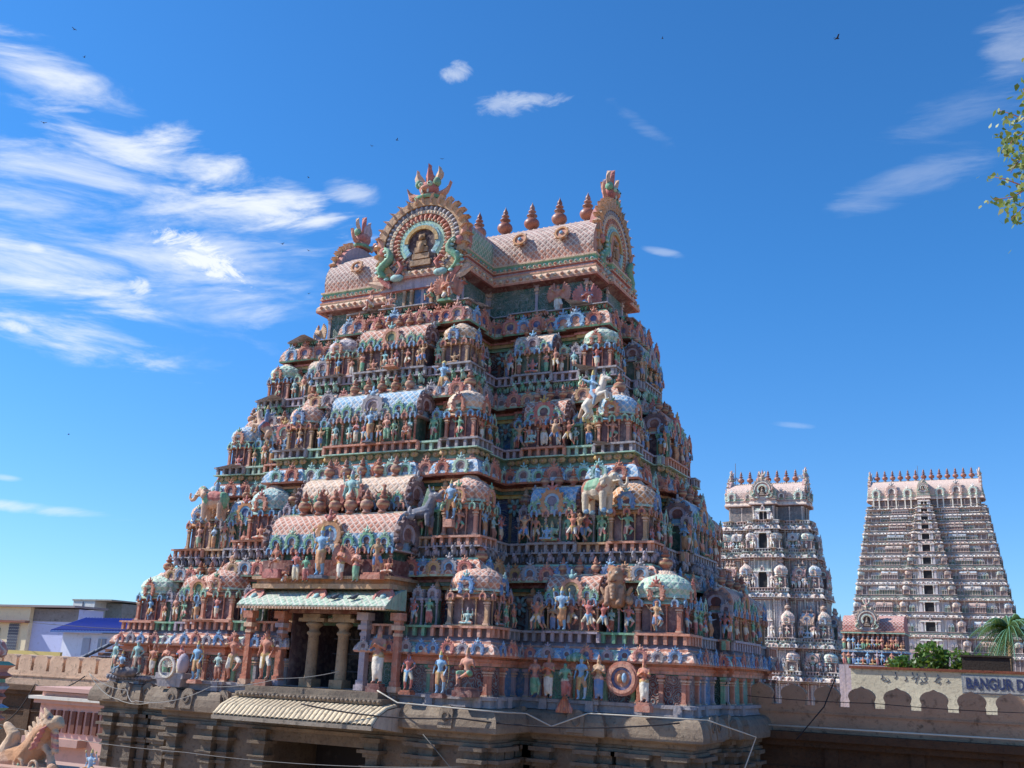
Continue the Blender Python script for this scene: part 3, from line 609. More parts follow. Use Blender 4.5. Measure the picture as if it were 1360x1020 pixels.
        if bal: sweep(bl,V,[(-.33*u,F-.07*u),(-.06*u,F-.07*u),(-.06*u,F+.012*u),(-.33*u,F+.012*u)],[None]*3,[ST]*3,E,lambda e,q: bk[e[1][4]%4],skip='P')
        # ornaments along every run
        kd=[tuple(s.col(x) for x in q) for q in cfg.get('kudu',(('blue','sky','plum','sky'),('rose','pink','plum','aqua'),('grey','lav','deep','grey')))]
        vp=[(s.col(a),s.col(b_)) for a,b_ in cfg.get('vy',(('grey','lav'),('lav','grey')))]
        KT=T_KUDU if s.lod==0 else T_KUDUL
        for r in runs:
            nm=r['name']
            if nm=='bk' or (s.lod and nm[0]=='l'): continue
            if s.lod and nm in('rb','rt'): continue
            for bi,(a,b_,pr_,kd_,ci) in enumerate(r['bays']):
                u0=r['L']*a; u1=r['L']*b_; 
                if nm in('fr','fl','pf','pr','ra','rb','la','lb','rc','lc') and kd_ in('k','q','s','S') : e=.0
                L=u1-u0
                if L<.25*u or kd_=='P': continue
                out=pr_*.2*u; sp=.72*u*cfg.get('ks',1.)*(1.25 if s.lod else 1)
                n=max(1,int(round(L/sp))); kz=kh*1.05+.12*u
                for k in range(n):
                    uu=u0+(k+.5)*L/n; q=kd[(k+bi+(n%2))%len(kd)]; sc=kz*(1 if (k+bi)%2 else .88)
                    mb.merge(KT,np.array(run_M(Matrix.Identity(4),r,uu,out+.14*u,kb+.0,(sc*.9,sc*.9,sc*.82))),q)
                if vy and not(s.lod>1):
                    n=max(1,int(round(L/(.44*u*(1.5 if s.lod else 1))))); vh=(vb-.05*u-vt)
                    TT={'v':T_VY,'s':T_SCR,'e':T_EYE,'f':T_FL}.get(cfg.get('vt','v'),T_VY)
                    if cfg.get('vt')=='mix': TT=(T_VY,T_SCR)[ci%2]
                    for k in range(n):
                        q=vp[(k+ci)%len(vp)]; mb.merge(TT,np.array(run_M(Matrix.Identity(4),r,u0+(k+.5)*L/n,out-.26*u,vt-.05*u,(.5*u,.62*u,vh*1.6))),q)
                if bal and s.lod<2:
                    n=max(2,int(round(L/(.40*u)))); pc=bk[ci%4]
                    for k in range(n+1):
                        M=run_M(Matrix.Identity(4),r,u0+.06+(k)*(L-.12)/n,out-.16*u,vb,1); bx=MB(); bx.box(-.065*u,.065*u,-.05*u,.09*u,0,.34*u,pc); bl.merge(bx,np.array(M))
        mbw=MB(); mbw.merge(mb,np.array(s.T)); emit('cornice',mbw,s.root)
        if bl.nv: b2=MB(); b2.merge(bl,np.array(s.T)); emit('balustrade',b2,s.root)
    def wall(s,fp,inset,z0,z1,cfg,pw=.2,name='tier_wall',pil=True,big=False):
        runs,V,E=fp; u=s.us; mb=MB(); pal=[s.col(q) for q in cfg.get('wall',('deep','dgreen','plum','deep'))]
        sweep(mb,V,[(-inset,z0),(-inset,z1)],[None],[SR if s.lod<2 else ST],E,lambda e,q: pal[e[1][4]%len(pal)])
        m2=MB(); m2.merge(mb,np.array(s.T)); emit(name,m2,s.root)
        if not pil: return
        pp=cfg.get('pil',('pink','grey','green','salmon'))
        for r in runs:
            if r['name']=='bk' or (r['name'][0]=='l' and s.lod): continue
            for bi,(a,b_,pr_,kd_,ci) in enumerate(r['bays']):
                u0=r['L']*a; u1=r['L']*b_; L=u1-u0
                if L<.4*u: continue
                if kd_=='P': continue
                n=max(1,int(round(L/(cfg.get('psp',.95)*u))))
                for k in range(n+1):
                    for dd in((-.14,.14) if big and 0<k<n else (0,)):
                        uu=u0+.12*u+k*(L-.24*u)/n+dd*u
                        M=run_M(s.T,r,uu,pr_*.2*u-inset-.02,z0,(pw*u,pw*u,z1-z0))
                        s.ask('pilaster','pil',T_PIL,M,(pp[ci%len(pp)],'pale'))
# ---------- vault with gables (great horseshoe arch), local frame facing -Y, centre of circle at origin
def great_arch(s,M,R,thick,parent,crest=True,name='gable_arch'):
    c=s.col; b=MB(); hi=s.lod==0
    a=np.linspace(R_(-52),R_(232),30); P=np.stack([R*.93*np.cos(a),R*.93*np.sin(a)],1); P=np.vstack([P[:],[[-R*.9,-R*.95],[R*.9,-R*.95]]])
    b.prism(P,0,thick,c('lav'),side=c('rose'))
    n=26 if hi else 14
    b.band(R*.80,R*.95,-50,230,-.16*R/2,0,c('tan'),n); b.band(R*.70,R*.79,-48,228,-.12,0,c('slate'),n); b.band(R*.63,R*.70,-46,226,-.16,0,c('cream'),n); b.band(R*.47,R*.63,-44,224,-.08,0,c('rose'),n); b.band(R*.40,R*.47,-42,222,-.13,0,c('mint'),n); b.band(R*.30,R*.40,-40,220,-.18,0,c('aqua'),n)
    if hi:
        for rr,nn,cc,sz in((.745,34,'grey',.055),(.665,44,'pale',.035),(.55,26,'salmon',.06),(.5,30,'cream',.03),(.35,14,'sky',.06)):
            for k in range(nn):
                t_=R_(-42+264*k/(nn-1)); b.ell((R*rr*math.cos(t_),-.12,R*rr*math.sin(t_)),(R*sz*.7,.08,R*sz*1.2),c(cc),5,4,Rm=Matrix.Rotation(-(t_-PI/2),3,'Y'))
    o=emit(name,b,parent,M)
    fl=MB(); nn=25 if hi else 13
    for k in range(nn):
        t_=R_(-46+272*k/(nn-1)); ct,st=math.cos(t_),math.sin(t_); sg=1 if ct>0 else -1
        bs=(R*.84*ct,-.06,R*.84*st); tp=(R*1.04*ct,-.04,R*1.04*st+.03*R); tv=np.array([-st,0,ct]); 
        leafm(fl,bs,tp,R*.075,R*.07,c('pale' if k%2 else 'tan'),bend=tv*sg*.05*R,wdir=tv,n=4)
        leafm(fl,bs,tuple(np.array(tp)*.97+np.array([0,-.05,0])),R*.035,R*.1,c('pale'),bend=tv*sg*.03*R,wdir=tv,n=4)
    emit('flame_rim',fl,o,M)
    ni=MB(); a=np.linspace(0,PI,12); w=R*.3; P=np.vstack([np.stack([w*np.cos(a),w*np.sin(a)],1),[[-w,-R*.55],[w,-R*.55]]]); ni.prism(P,-.10,.0,c('plum')*.5)
    ni.band(w*.95,w*1.2,0,180,-.22,-.1,c('ochre'),12); 
    for k in range(5): ni.box(-w*(.72-.13*k),w*(.72-.13*k),-.2,-.1,-R*.5+k*R*.14,-R*.5+(k+.8)*R*.14,c('tan')*(.8 if k%2 else .65))
    ni.ell((0,-.22,-R*.12),(w*.22,.12,w*.4),c('tan')*.8,8,6); ni.ell((0,-.24,R*.09),(w*.16,.1,w*.18),c('tan')*.75,8,6)
    emit('niche',ni,o,M)
    for sx in(-1,1):   # curled makara beast at each springing
        mk=MB(); P=[(sx*R*(.62+.02*k)+sx*R*.17*math.sin(k*.75)*(1 if k<6 else .7),-.2-.02*k,-R*.72+k*R*.085) for k in range(9)]
        mk.tube(P,[R*.03,R*.06,R*.085,R*.095,R*.09,R*.085,R*.075,R*.06,R*.03],8,c('green'),flat=.8)
        for k in range(8): mk.ell((P[k][0]+sx*R*.06,P[k][1]-.06,P[k][2]),(R*.06,.1,R*.035),c('mint' if k%2 else 'aqua'),5,4)
        mk.ell((sx*R*.46,-.25,-R*.72),(R*.15,.18,R*.08),c('aqua'),8,5); mk.ell((sx*R*.8,-.24,-R*.1),(R*.09,.15,R*.1),c('rose'),8,6)
        mk.tube([(sx*R*.46,-.25,-R*.68),(sx*R*.36,-.3,-R*.5),(sx*R*.46,-.3,-R*.38),(sx*R*.55,-.3,-R*.45)],[R*.05,R*.045,R*.03,R*.015],6,c('rose'))
        leafm(mk,(sx*R*.84,-.2,0),(sx*R*.95,-.25,R*.25),R*.06,.05,c('pink'),n=4); leafm(mk,(sx*R*.75,-.15,-R*.85),(sx*R*1.12,-.2,-R*.72),R*.09,.07,c('pale'),n=4); leafm(mk,(sx*R*.6,-.2,-R*.9),(sx*R*.95,-.25,-R*.5),R*.08,.07,c('rose'),n=4)
        emit('makara',mk,o,M)
    if crest: crest_mesh(s,o,M@Mt(0,thick*.4,R*.97),R*.47)
    return o
def crest_mesh(s,parent,M,k):
    """lion-mask crest crowned with lotus leaves, height about 1.9 k"""
    c=s.col; m=MB(); m.lathe([(k*.5,0,c('green')),(k*.62,k*.12),(k*.4,k*.2,c('pink')),(k*.36,k*.3)],10,sy=.7,col=c('green'))
    m.ell((0,0,k*.55),(k*.42,k*.36,k*.36),c('rose'),10,7); m.ell((0,-k*.3,k*.48),(k*.2,k*.16,k*.13),c('pink'),8,5)
    for sx in(-1,1):
        m.ell((sx*k*.2,-k*.28,k*.66),(k*.12,k*.12,k*.12),c('mint'),8,5); m.ell((sx*k*.2,-k*.37,k*.66),(k*.05,k*.05,k*.05),c('black'),6,4); m.ell((sx*k*.13,-k*.3,k*.34),(k*.05,k*.06,k*.12),c('white'),5,4)
        leafm(m,(sx*k*.3,0,k*.25),(sx*k*1.0,0,k*.75),k*.2,k*.1,c('pink'),bend=(sx*k*.12,0,-k*.2),n=5,wdir=(-.5,0,sx*.8)); leafm(m,(sx*k*.2,0,k*.7),(sx*k*.5,-k*.1,k*1.5),k*.24,k*.1,c('pale'),bend=(sx*k*.12,0,0),n=5,wdir=(1,0,0))
        m.ell((sx*k*.42,-k*.1,k*.8),(k*.15,k*.2,k*.2),c('green'),7,5)
    leafm(m,(0,0,k*.7),(0,-k*.05,k*1.75),k*.2,k*.14,c('rose'),n=6,wdir=(1,0,0)); leafm(m,(0,k*.2,k*.6),(0,k*.3,k*1.4),k*.4,k*.1,c('lav'),n=5,wdir=(1,0,0))
    emit('crest',m,parent,M)
def vault(s,hw,hd,c,p,ze,zr,nfin,fh,colr='salmon',cross=True,archR=None,fspan=.8):
    """eave cornice, barrel vault along X, end gables, row of finials; zr = ridge"""
    u=s.us; fp=footprint(hw,hd,c,p,hd*.45,.25*u,{},.0); runs,V,E=fp; ev=MB()
    prof=[(-.9*u,ze-.35*u),(-.35*u,ze-.3*u),(.0,ze-.12*u),(.16*u,ze-.14*u),(.18*u,ze-.04*u),(.15*u,ze+.14*u),(.02*u,ze+.3*u),(.06*u,ze+.34*u),(.06*u,ze+.42*u),(-.05*u,ze+.44*u),(-.05*u,ze+.54*u),(.06*u,ze+.58*u),(.06*u,ze+.66*u),(-.02*u,ze+.68*u),(-.02*u,ze+.9*u),(.05*u,ze+.93*u),(.05*u,ze+1.02*u),(-.3*u,ze+1.12*u)]
    cc=[s.col(q) for q in('maroon','maroon','rose','pink','pale','pale','cream','pink','rose','lav','rose','pale','pale','green','mint','pale','pink')]
    sweep(ev,V,prof,cc,[ST]*len(cc))
    if s.lod==0:
        for r in runs:
            if r['name']=='bk': continue
            n=int(r['L']/.26)
            for k in range(n): ev.merge(T_EYE,np.array(run_M(Matrix.Identity(4),r,(k+.5)*r['L']/n,.07,ze+.55,(.24,.5,.3))),[s.col(('pink','aqua','cream')[k%3]),s.col('rose')])
    if s.lod==0:
        bd=MB(); bd.ell((0,0,0),(.1,.09,.09),K_(0),6,4)
        for r in runs:
            if r['name'] in('bk',): continue
            n=int(r['L']/.34)
            for k in range(n): ev.merge(bd,np.array(run_M(Matrix.Identity(4),r,(k+.5)*r['L']/n,.2,ze+.1)),[s.col('cream' if k%2 else 'pink')]); 
    e2=MB(); e2.merge(ev,np.array(s.T)); emit('eave',e2,s.root)
    z0=ze+1.02*u; rf=MB(); h=zr-z0; P=[]
    for k in range(17):
        a=PI*k/16; P.append((-hd*.98*math.cos(a)*(1+.13*math.sin(2*min(a,PI-a))),z0+h*(.80*math.sin(a)+.20*min(a,PI-a)/(PI/2))))
    cr=s.col(colr); cols=[cr]*16; cols[0]=s.col('pink');cols[15]=s.col('pink'); cols[7]=cols[8]=s.col('pale')
    barrel(rf,-hw*.985,hw*.985,P,cr,[SC]*7+[ST,ST]+[SC]*7,cols=cols)
    rf.box(-hw*.97,hw*.97,-.22*u,.22*u,zr-.05*u,zr+.1*u,s.col('cream'))
    if s.lod==0:
        for sx in(-.72,-.42,.5,.78):
            q=MB(); q.band(.0,.26,0,360,-.06,0,C['pink'],14); q.band(.26,.36,0,360,-.12,0,C['orange'],14); q.ell((0,-.1,0),(.1,.07,.1),C['sky'],7,5)
            for k in range(8): q.ell((.36*math.cos(k*PI/4),-.05,.36*math.sin(k*PI/4)),(.08,.06,.08),C['pale'],5,4)
            rf.merge(q,np.array(Mt(sx*hw,-hd*1.02,z0+h*.42,0,1.,rx=-.30)))
    if s.lod:
        nd=7 if s.lod==2 else 5
        for k in range(nd):
            x=-hw*.84+k*hw*1.68/(nd-1)
            if abs(x)<c*1.1: continue
            kk=(1.0 if s.lod==1 else (3.4 if k%2 else 2.4)); pal=[s.col(q) for q in(('pink','white','plum','grey') if k%2 else ('mint','pink','plum','white'))]
            rf.merge(T_KUDU,np.array(Mt(x,-hd*1.0-.12*u,z0-.5*u,0,(kk*.9,kk,kk))),pal)
            if s.lod==2:
                for sx in(-.4,.4): rf.merge(T_PIL,np.array(Mt(x+sx*kk*.8,-hd-.2,ze-2.6,0,(.5,.5,3.2))),[s.col('cream'),s.col('white')])
        for sx in(-1,1): rf.merge(T_SCR,np.array(Mt(sx*hw*.9,-.1,zr,0,(1.5*u,1.2*u,1.5*u))),[s.col('blue') if s.lod==1 else C['blue'],s.col('white')])
    n=int(hw*2/(.3*u))
    if s.lod<2:
        for k in range(n): rf.ell((-hw*.95+k*hw*1.9/(n-1),-.2*u,zr+.08*u),(.09*u,.1*u,.1*u),s.col('pale'),5,4); 
    r2=MB(); r2.merge(rf,np.array(s.T)); ro=emit('vault_roof',r2,s.root)
    for k in range(nfin):
        x=-hw*fspan+2*hw*fspan*k/(nfin-1); M=s.T@Mt(x,0,zr+.09*u,0,(fh*.95,fh*.95,fh)); emit('finial',cmesh('fin',T_FIN,[C['terra']*.95,C['rust']]),ro,M)
    Rg=archR or hd*.8
    for sx in(-1,1):
        M=s.T@Mt(sx*hw*.97,0,z0+h*.44,sx*PI/2,(1,1,1.)); great_arch(s,M,Rg,.35*u,ro)
    if cross:
        c2=MB(); H=h*.86; P=arc_prof(c*.96,H,z0,14,1.1); T2=Matrix.Rotation(PI/2,4,'Z')
        b2=MB(); barrel(b2,0,hd+p-.15*u,P,cr,SC,cols=[s.col('green')]*2+[cr]*10+[s.col('green')]*2)
        c2.merge(b2,np.array(s.T@Matrix.Rotation(-PI/2,4,'Z'))); emit('front_vault',c2,ro)
        great_arch(s,s.T@Mt(0,-(hd+p)-.0*u,(z0+H*.25 if s.lod==0 else z0+H*.46),0,(1,1,.90 if s.lod==0 else 1)),c*(1.06 if s.lod==0 else .9),.45*u,ro)
    return ro
T_FIN=MB(); T_FIN.lathe([(.13,0,K_(1)),(.17,.03),(.08,.07,K_(0)),(.07,.11),(.17,.15),(.235,.22),(.25,.29),(.235,.36),(.17,.43),(.08,.47),(.06,.51,K_(1)),(.17,.535),(.17,.565),(.06,.6,K_(0)),(.055,.64),(.125,.67),(.125,.7),(.05,.74,K_(1)),(.09,.78),(.07,.85),(.02,.94),(.004,1.)],12,mat=COP,cap=False)

# ================================================================ MAIN TOWER
CX0,CY0=-25.0,43.7
main=Tower('temple_tower',(CX0,CY0,0)); main.T=Matrix.Translation((CX0,CY0,0))
tag(main.root,'largest temple tower in front, crowded with coloured stucco figures, with a two pillared porch','temple tower')
HW=[13.8,12.1,10.95,9.7,8.85]; HD=[7.7,6.7,5.7,4.7,3.7]; CC=[7.3,6.05,5.15,4.05,3.2]; FF=[1.45,4.9,9.05,12.65,16.0]
KB=[.42,3.35,7.5,11.1,14.85]; KH=[.42,.62,.62,.62,.75]; PP=2.6
BY=side_bays()
HB=[5.9,4.5,3.3,2.7,2.5]
FPS=[footprint(HW[i],HD[i],CC[i],PP,HD[i]*.4,.35,BY,.2,HB[i]) for i in range(5)]
KC=[dict(kap=('lav','grey','sky','mint','pink'),lip='pink',ledge='grey',rail=('pink','grey','lav','green'),kudu=(('blue','sky','plum','sky'),('rose','pink','deep','pink'),('grey','lav','plum','lav')),under=('pink','green','pink','salmon'),ks=.95),
 dict(kap=('orange','salmon','pink','sky','salmon'),lip='mint',ledge='grey',rail=('pink','grey','grey','tan'),vt='v',vy=(('grey','lav'),('lav','grey'),('slate','grey')),kudu=(('blue','sky','plum','sky'),('tan','ochre','plum','orange'),('grey','sky','plum','grey'),('rose','pink','plum','pink')),under=('maroon','ochre','dgreen','maroon')),
 dict(kap=('pink','sky','sky','pink','sky'),lip='salmon',ledge='mint',rail=('grey','lav','pink','mint'),vt='e',vy=(('ochre','orange'),('tan','ochre')),kudu=(('aqua','green','plum','aqua'),('salmon','rose','plum','salmon'),('mint','grey','plum','aqua')),under=('maroon','yellow','dgreen','orange')),
 dict(kap=('salmon','mint','salmon','sky','pink'),lip='mint',ledge='lav',rail=('grey','lav','grey','lav'),vt='mix',vy=(('mint','green'),('green','mint')),kudu=(('tan','pink','plum','salmon'),('grey','lav','plum','grey'),('rose','pink','plum','rose')),under=('maroon','yellow','green','rose')),
 dict(kap=('pink','mint','pink','mint','pink'),lip='green',ledge='grey',rail=('grey','lav','grey','pink'),vt='s',vy=(('salmon','rose'),('green','mint')),kudu=(('sky','blue','pink','sky'),('salmon','rose','deep','salmon'),('rose','tan','deep','pink')),under=('maroon','green','ochre','rose'))]
ANG=['mint','pale','salmon','tan']
figk=['stand','four','hip','pray','lady','bow','dance']
def bay_iter(fp,names=None):
    for r in fp[0]:
        if r['name']=='bk' or (names and r['name'] not in names): continue
        for bi,bb in enumerate(r['bays']): yield r,bb,r['L']*bb[0],r['L']*bb[1]
# walls
T0bays=dict(BY)
main.wall(FPS[0],.3,-1.0,KB[0]-.4,dict(wall=('deep','dgreen','plum','dgreen','maroon'),pil=('grey','pink','salmon','green','salmon'),psp=1.15),pw=.24,big=True) if False else None
pfb=[(0,.17,1,'k',4),(.17,.26,0,'r',3),(.26,.379,1,'D',0),(.379,.621,0,'P',0),(.621,.74,1,'D',0),(.74,.83,0,'r',3),(.83,1,1,'k',4)]
B0=dict(BY); B0['pf']=pfb
FP0=footprint(HW[0],HD[0],CC[0],PP,HD[0]*.4,.35,B0,.2,HB[0])
# ground storey wall as separate runs so that the doorway stays open
def wall_runs(tw,fp,inset,z0,z1,pals,skip='P'):
    runs,V,E=fp; Vo=offset_poly(V,-inset); mb=MB(); n=len(V); ar=0
    for i in range(n):
        a,b=Vo[i],Vo[(i+1)%n]; L=np.linalg.norm(b-a)
        if E[i][1][3]==skip: continue
        mb.add([(a[0],a[1],z0),(b[0],b[1],z0),(b[0],b[1],z1),(a[0],a[1],z1)],[[0,1,2,3]],tw.col(pals[E[i][1][4]%len(pals)]),SR,False,np.array([[[ar,0],[ar+L,0],[ar+L,z1-z0],[ar,z1-z0]]])); ar+=L
    m=MB(); m.merge(mb,np.array(tw.T)); emit('tier_wall',m,tw.root)
wall_runs(main,FP0,.3,-1.0,KB[0]-.4,('dgreen','blue','green','plum','maroon'))
for r,bb,u0,u1 in bay_iter(FP0):
    if bb[3]=='P': continue
    L=u1-u0; n=max(1,int(round(L/1.2)))
    for k in range(n+1):
        pc=('grey','lav','salmon','green','salmon')[bb[4]%5]
        main.ask('pilaster','pil',T_PIL,run_M(main.T,r,u0+.14+k*(L-.28)/n,bb[2]*.2-.26,-1.0,(.25,.25,KB[0]+.62)),(pc,'pale'))
# plinth
mb=MB(); sweep(mb,FP0[1],[(.05,-1.36),(.05,-1.3),(.0,-1.3),(.0,-1.12),(.1,-1.1),(.1,-.98),(-.9,-.97)],[C['grey']]*6,[ST]*6)
for r,bb,u0,u1 in bay_iter(FP0):
    for uu in (u0+.25,u1-.25):
        if bb[2]>0: b=MB(); b.box(-.16,.16,-.1,.1,-1.36,-.98,C['grey']*.9,tap=.1); mb.merge(b,np.array(run_M(Matrix.Identity(4),r,uu,bb[2]*.2+.06,0)))
m=MB(); m.merge(mb,np.array(main.T)); emit('plinth',m,main.root)
for i in range(5):
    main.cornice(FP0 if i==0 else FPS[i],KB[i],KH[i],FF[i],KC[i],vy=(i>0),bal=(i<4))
WC=[dict(wall=('deep','maroon','green','rose','deep'),pil=('pink','grey','tan','salmon')),dict(wall=('blue','deep','green','maroon'),pil=('salmon','tan','mint','rose')),dict(wall=('maroon','blue','green','salmon'),pil=('rose','mint','salmon','grey')),dict(wall=('lav','maroon','blue','green'),pil=('tan','salmon','pink','lav'))]
for i in range(4): main.wall(FPS[i+1],.55,FF[i]-.05,KB[i+1]-.45,dict(WC[i],psp=1.3),pw=.2)
# shrine rows
def hara(tw,fp,hw,hd,c,p,F,i,sz,bh,rh,u=1.,figs=True,center=True):
    dc=('mint','salmon','orange','pale'); rr=random.Random(100+i)
    pos=[(hw-sz*.62,-(hd-sz*.62),0),(c-sz*.62,-(hd+p-sz*.62),1),(-(c-sz*.62),-(hd+p-sz*.62),2),(-(hw-sz*.62),-(hd-sz*.62),3)]
    if not tw.lod: pos+=[(hw-sz*.62,HB[i]-sz*.62,4),(-(hw-sz*.62),HB[i]-sz*.62,5)]
    cl=[('mint','pink','salmon'),('orange','pink','aqua'),('sky','pale','pink'),('mint','tan','lav')]
    for x,y,q in pos:
        colr=cl[i%4][q%3] if not (i==0 and q==0) else 'mint'
        tw.dome(x,y,F,sz,bh,rh,colr,('salmon','tan','pink')[(q+i)%3],0,q+i)
        if figs:
            for turn,on in ((0,True),(PI/2,x>0),(-PI/2,x<0)):
                if on: tw.figure(rr.choice(['seat','dance','seat','four']),tw.T@Mt(x,y,F+.06*u,turn)@Mt(0,-sz*.42,0,0,bh*rr.uniform(.95,1.1)),rr.randrange(7))
    for r,bb,u0,u1 in bay_iter(fp):
        L=u1-u0; nm=r['name']; uc=(u0+u1)/2; k=bb[3]
        if tw.lod and (nm[0]=='l' or nm in('rb','rt')): continue
        if k in('s','S'):
            if nm=='pf' and not center: continue
            big=k=='S' and nm=='pf'
            tw.sala(r,uc,L*.94,F,sz*.62,bh*(1.05 if big else 1),rh*(1. if big else .85),('salmon','pale','sky')[(i+ (0 if nm=='pf' else 1))%3] if i else 'salmon',('tan','lav','salmon')[i%3],5 if big else 3,1.15,i+(1 if nm=='pf' else 0),out=bb[2]*.2-.25)
            if figs:
                n=3 if not big else 6
                for q in range(n): tw.figure('seat' if q==1 and i%2 else rr.choice(figk),run_M(tw.T,r,uc+((q-1)*L*.33 if not big else (q-2.5)*L*.155),bb[2]*.2-.22,F+.02,bh*(1.25 if (q==1 and not big) else 1.0)),rr.randrange(7))
                if not big:
                    for sx in(-1,1): tw.figure('raise',run_M(tw.T,r,uc+sx*L*.55,bb[2]*.2-.2,F+.02,bh*1.15,0),(0,3,5)[rr.randrange(3)])
        elif k=='r' and nm in('fr','fl','pf','pr','ra','rb','la','rs','lb') and L>.3:
            # little pavilion panels behind a figure
            n=max(1,int(round(L/(.62*u))))
            for q in range(n):
                uu=u0+(q+.5)*L/n
                tw.ask('niche_panel','np',T_NP,run_M(tw.T,r,uu,-.5*u,F,(.6*u,.5*u,bh+rh*.4)),(('lav','grey','green','tan')[(i+q)%4],'dgreen',('grey','lav','sky','mint')[(i+q)%4],'plum'))
                if figs: tw.figure(rr.choice(figk),run_M(tw.T,r,uu,-.25*u,F+.02,bh*rr.uniform(.8,1.1)),rr.randrange(7))
        elif k in('k','q') and nm in('pr',):
            pass
T_NP=MB()
for sx in(-1,1): T_NP.merge(T_PIL,Mt(sx*.36,-.1,0,0,(.16,.2,.62)),[K_(0),K_(0)])
T_NP.box(-.46,.46,0,.3,0,.62,K_(1)); T_NP.box(-.5,.5,-.25,.3,.62,.68,K_(0)); T_NP.merge(T_KUDU,Mt(0,-.12,.66,0,(.72,.8,.27)),[K_(2),K_(0),K_(3),K_(2)]); T_NP.box(-.4,.4,-.05,.3,.68,.9,K_(2))
for i in range(4): hara(main,FPS[i],HW[i],HD[i],CC[i],PP,FF[i],i,(1.95,1.75,1.6,1.5)[i],(1.05,1.15,1.05,1.0)[i],(1.15,1.25,1.15,.95)[i],center=(i!=0))
# extra pots on the set-back ledges
for i in range(4):
    for r,bb,u0,u1 in bay_iter(FPS[i+1],('fr','fl','pf','pr','ra','rc','rb','la')):
        L=u1-u0; n=int(L/.62)
        for q in range(n):
            if q%2 and i<4: main.figure(('seat','sitleg','dwarf','seat')[(q//2+i)%4],run_M(main.T,r,u0+(q+.5)*L/n,bb[2]*.2-.22,KB[i+1]-1.3,.85),(q*3+i*5)%7)
            elif bb[3]=='r': main.ask('rosette','fl',T_FL,run_M(main.T,r,u0+(q+.5)*L/n,bb[2]*.2-.4,KB[i+1]-1.3,(.75,.8,.8)),('pink','sky') if q%4 else ('aqua','rose'))
            if bb[3] in('s','S','k') and i<3: main.ask('pot','pot',T_POT,run_M(main.T,r,u0+(q+.5)*L/n,bb[2]*.2-.2,KB[i+1]-1.05,(.95,.95,.92)),('tan' if i%2 else 'orange','terra'))
# top storey and vault
fpt=footprint(7.5,2.45,2.1,PP,1.1,.3,{},0); 
main.wall(fpt,.0,15.98,17.95,dict(wall=('dgreen','dgreen'),psp=2.4,pil=('lav','grey')),pw=.24,name='tier_wall')
vr=vault(main,7.9,2.72,2.5,PP,17.98,21.78,9,1.72,np.array([.40,.235,.20]),archR=2.42,fspan=.795)
# open niche below the front arch
b=MB(); y0=-(2.45+PP); b.box(-.42,.42,y0-.05,y0+.1,16.0,17.75,C['blue']*.6)
for sx in(-1,1):
    for q in(.55,.95): b.merge(T_PIL,Mt(sx*q,y0-.12,16.0,0,(.22,.22,1.75)),[C['tan'],C['pale']])
m=MB(); m.merge(b,np.array(main.T)); emit('blue_door',m,main.root)
# ---- porch
po=MB(); yf=-(HD[0]+PP)   # y of projection front (local) -10.3
dw=1.76
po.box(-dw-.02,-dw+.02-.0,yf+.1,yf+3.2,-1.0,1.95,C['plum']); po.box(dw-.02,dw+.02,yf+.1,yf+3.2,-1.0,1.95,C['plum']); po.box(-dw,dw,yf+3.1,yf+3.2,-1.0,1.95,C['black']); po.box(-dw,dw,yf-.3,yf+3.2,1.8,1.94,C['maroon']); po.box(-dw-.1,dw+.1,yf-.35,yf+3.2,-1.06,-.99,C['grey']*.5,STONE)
for x in(-1.1,0,1.1): po.box(x-.05,x+.05,yf+2.9,yf+3.0,-1,1.45,C['slate'])
for z in(-.4,.3,.9): po.box(-dw,dw,yf+2.9,yf+2.98,z,z+.05,C['slate'])
m=MB(); m.merge(po,np.array(main.T)); emit('door_recess',m,main.root)
for x in(-.72,.72):
    c_=MB(); sc_=np.array([.95,.85,.72])*1.6
    c_.box(-.3,.3,-.3,.3,0,.28,sc_,STONE); c_.lathe([(.25,.28),(.23,.32),(.21,1.7),(.28,1.76),(.28,1.82),(.2,1.86),(.2,1.95),(.33,2.05),(.35,2.1),(.25,2.16)],12,col=sc_,mat=STONE); c_.box(-.62,.62,-.26,.26,2.16,2.28,sc_,STONE); c_.box(-.42,.42,-.26,.26,2.28,2.42,sc_*.9,STONE)
    emit('porch_pillar',c_,main.root,main.T@Mt(x+.05,yf+.12,-1.0,0,(1,1,1.15)))
for sx,cn in((-1,'salmon'),(1,'lav')):
    c_=MB(); c_.merge(T_PIL,Mt(0,0,0,0,(.42,.5,2.85)),[C[cn],C['lav']]); emit('pilaster',c_,main.root,main.T@Mt(sx*2.0,yf-.18,-1.0))
    c_=MB(); c_.merge(T_PIL,Mt(0,0,0,0,(.4,.4,2.85)),[C['salmon'],C['pale']]); emit('pilaster',c_,main.root,main.T@Mt(sx*3.55,yf-.3,-1.0))
ev=MB()
P=[(-1.35,1.95),(-1.38,2.05),(-1.22,2.2),(-.9,2.42),(-.45,2.62),(.0,2.75),(.0,1.95)]
b=MB(); barrel(b,-3.55,3.55,[(y,z) for y,z in P],C['mint']*.75,SC); ev.merge(b,np.array(main.T@Mt(0,yf+.1,0)))
b=MB()
for k in range(48): b.box(-3.5+k*.1475,-3.42+k*.1475,-1.42,-1.3,1.9,1.99,C['pale'])
for x in(-3.1,0,3.1):
    q=MB(); q.band(.0,.34,0,360,-.08,0,C['pink'],14); q.band(.34,.44,0,360,-.12,0,C['rose'],14); q.ell((0,-.1,0),(.14,.08,.14),C['aqua'],8,5); b.merge(q,np.array(Mt(x,-.85,2.36,0,1,rx=-.75)))
ev.merge(b,np.array(main.T@Mt(0,yf+.1,0)))
emit('porch_eave',ev,main.root)
lg=MB()
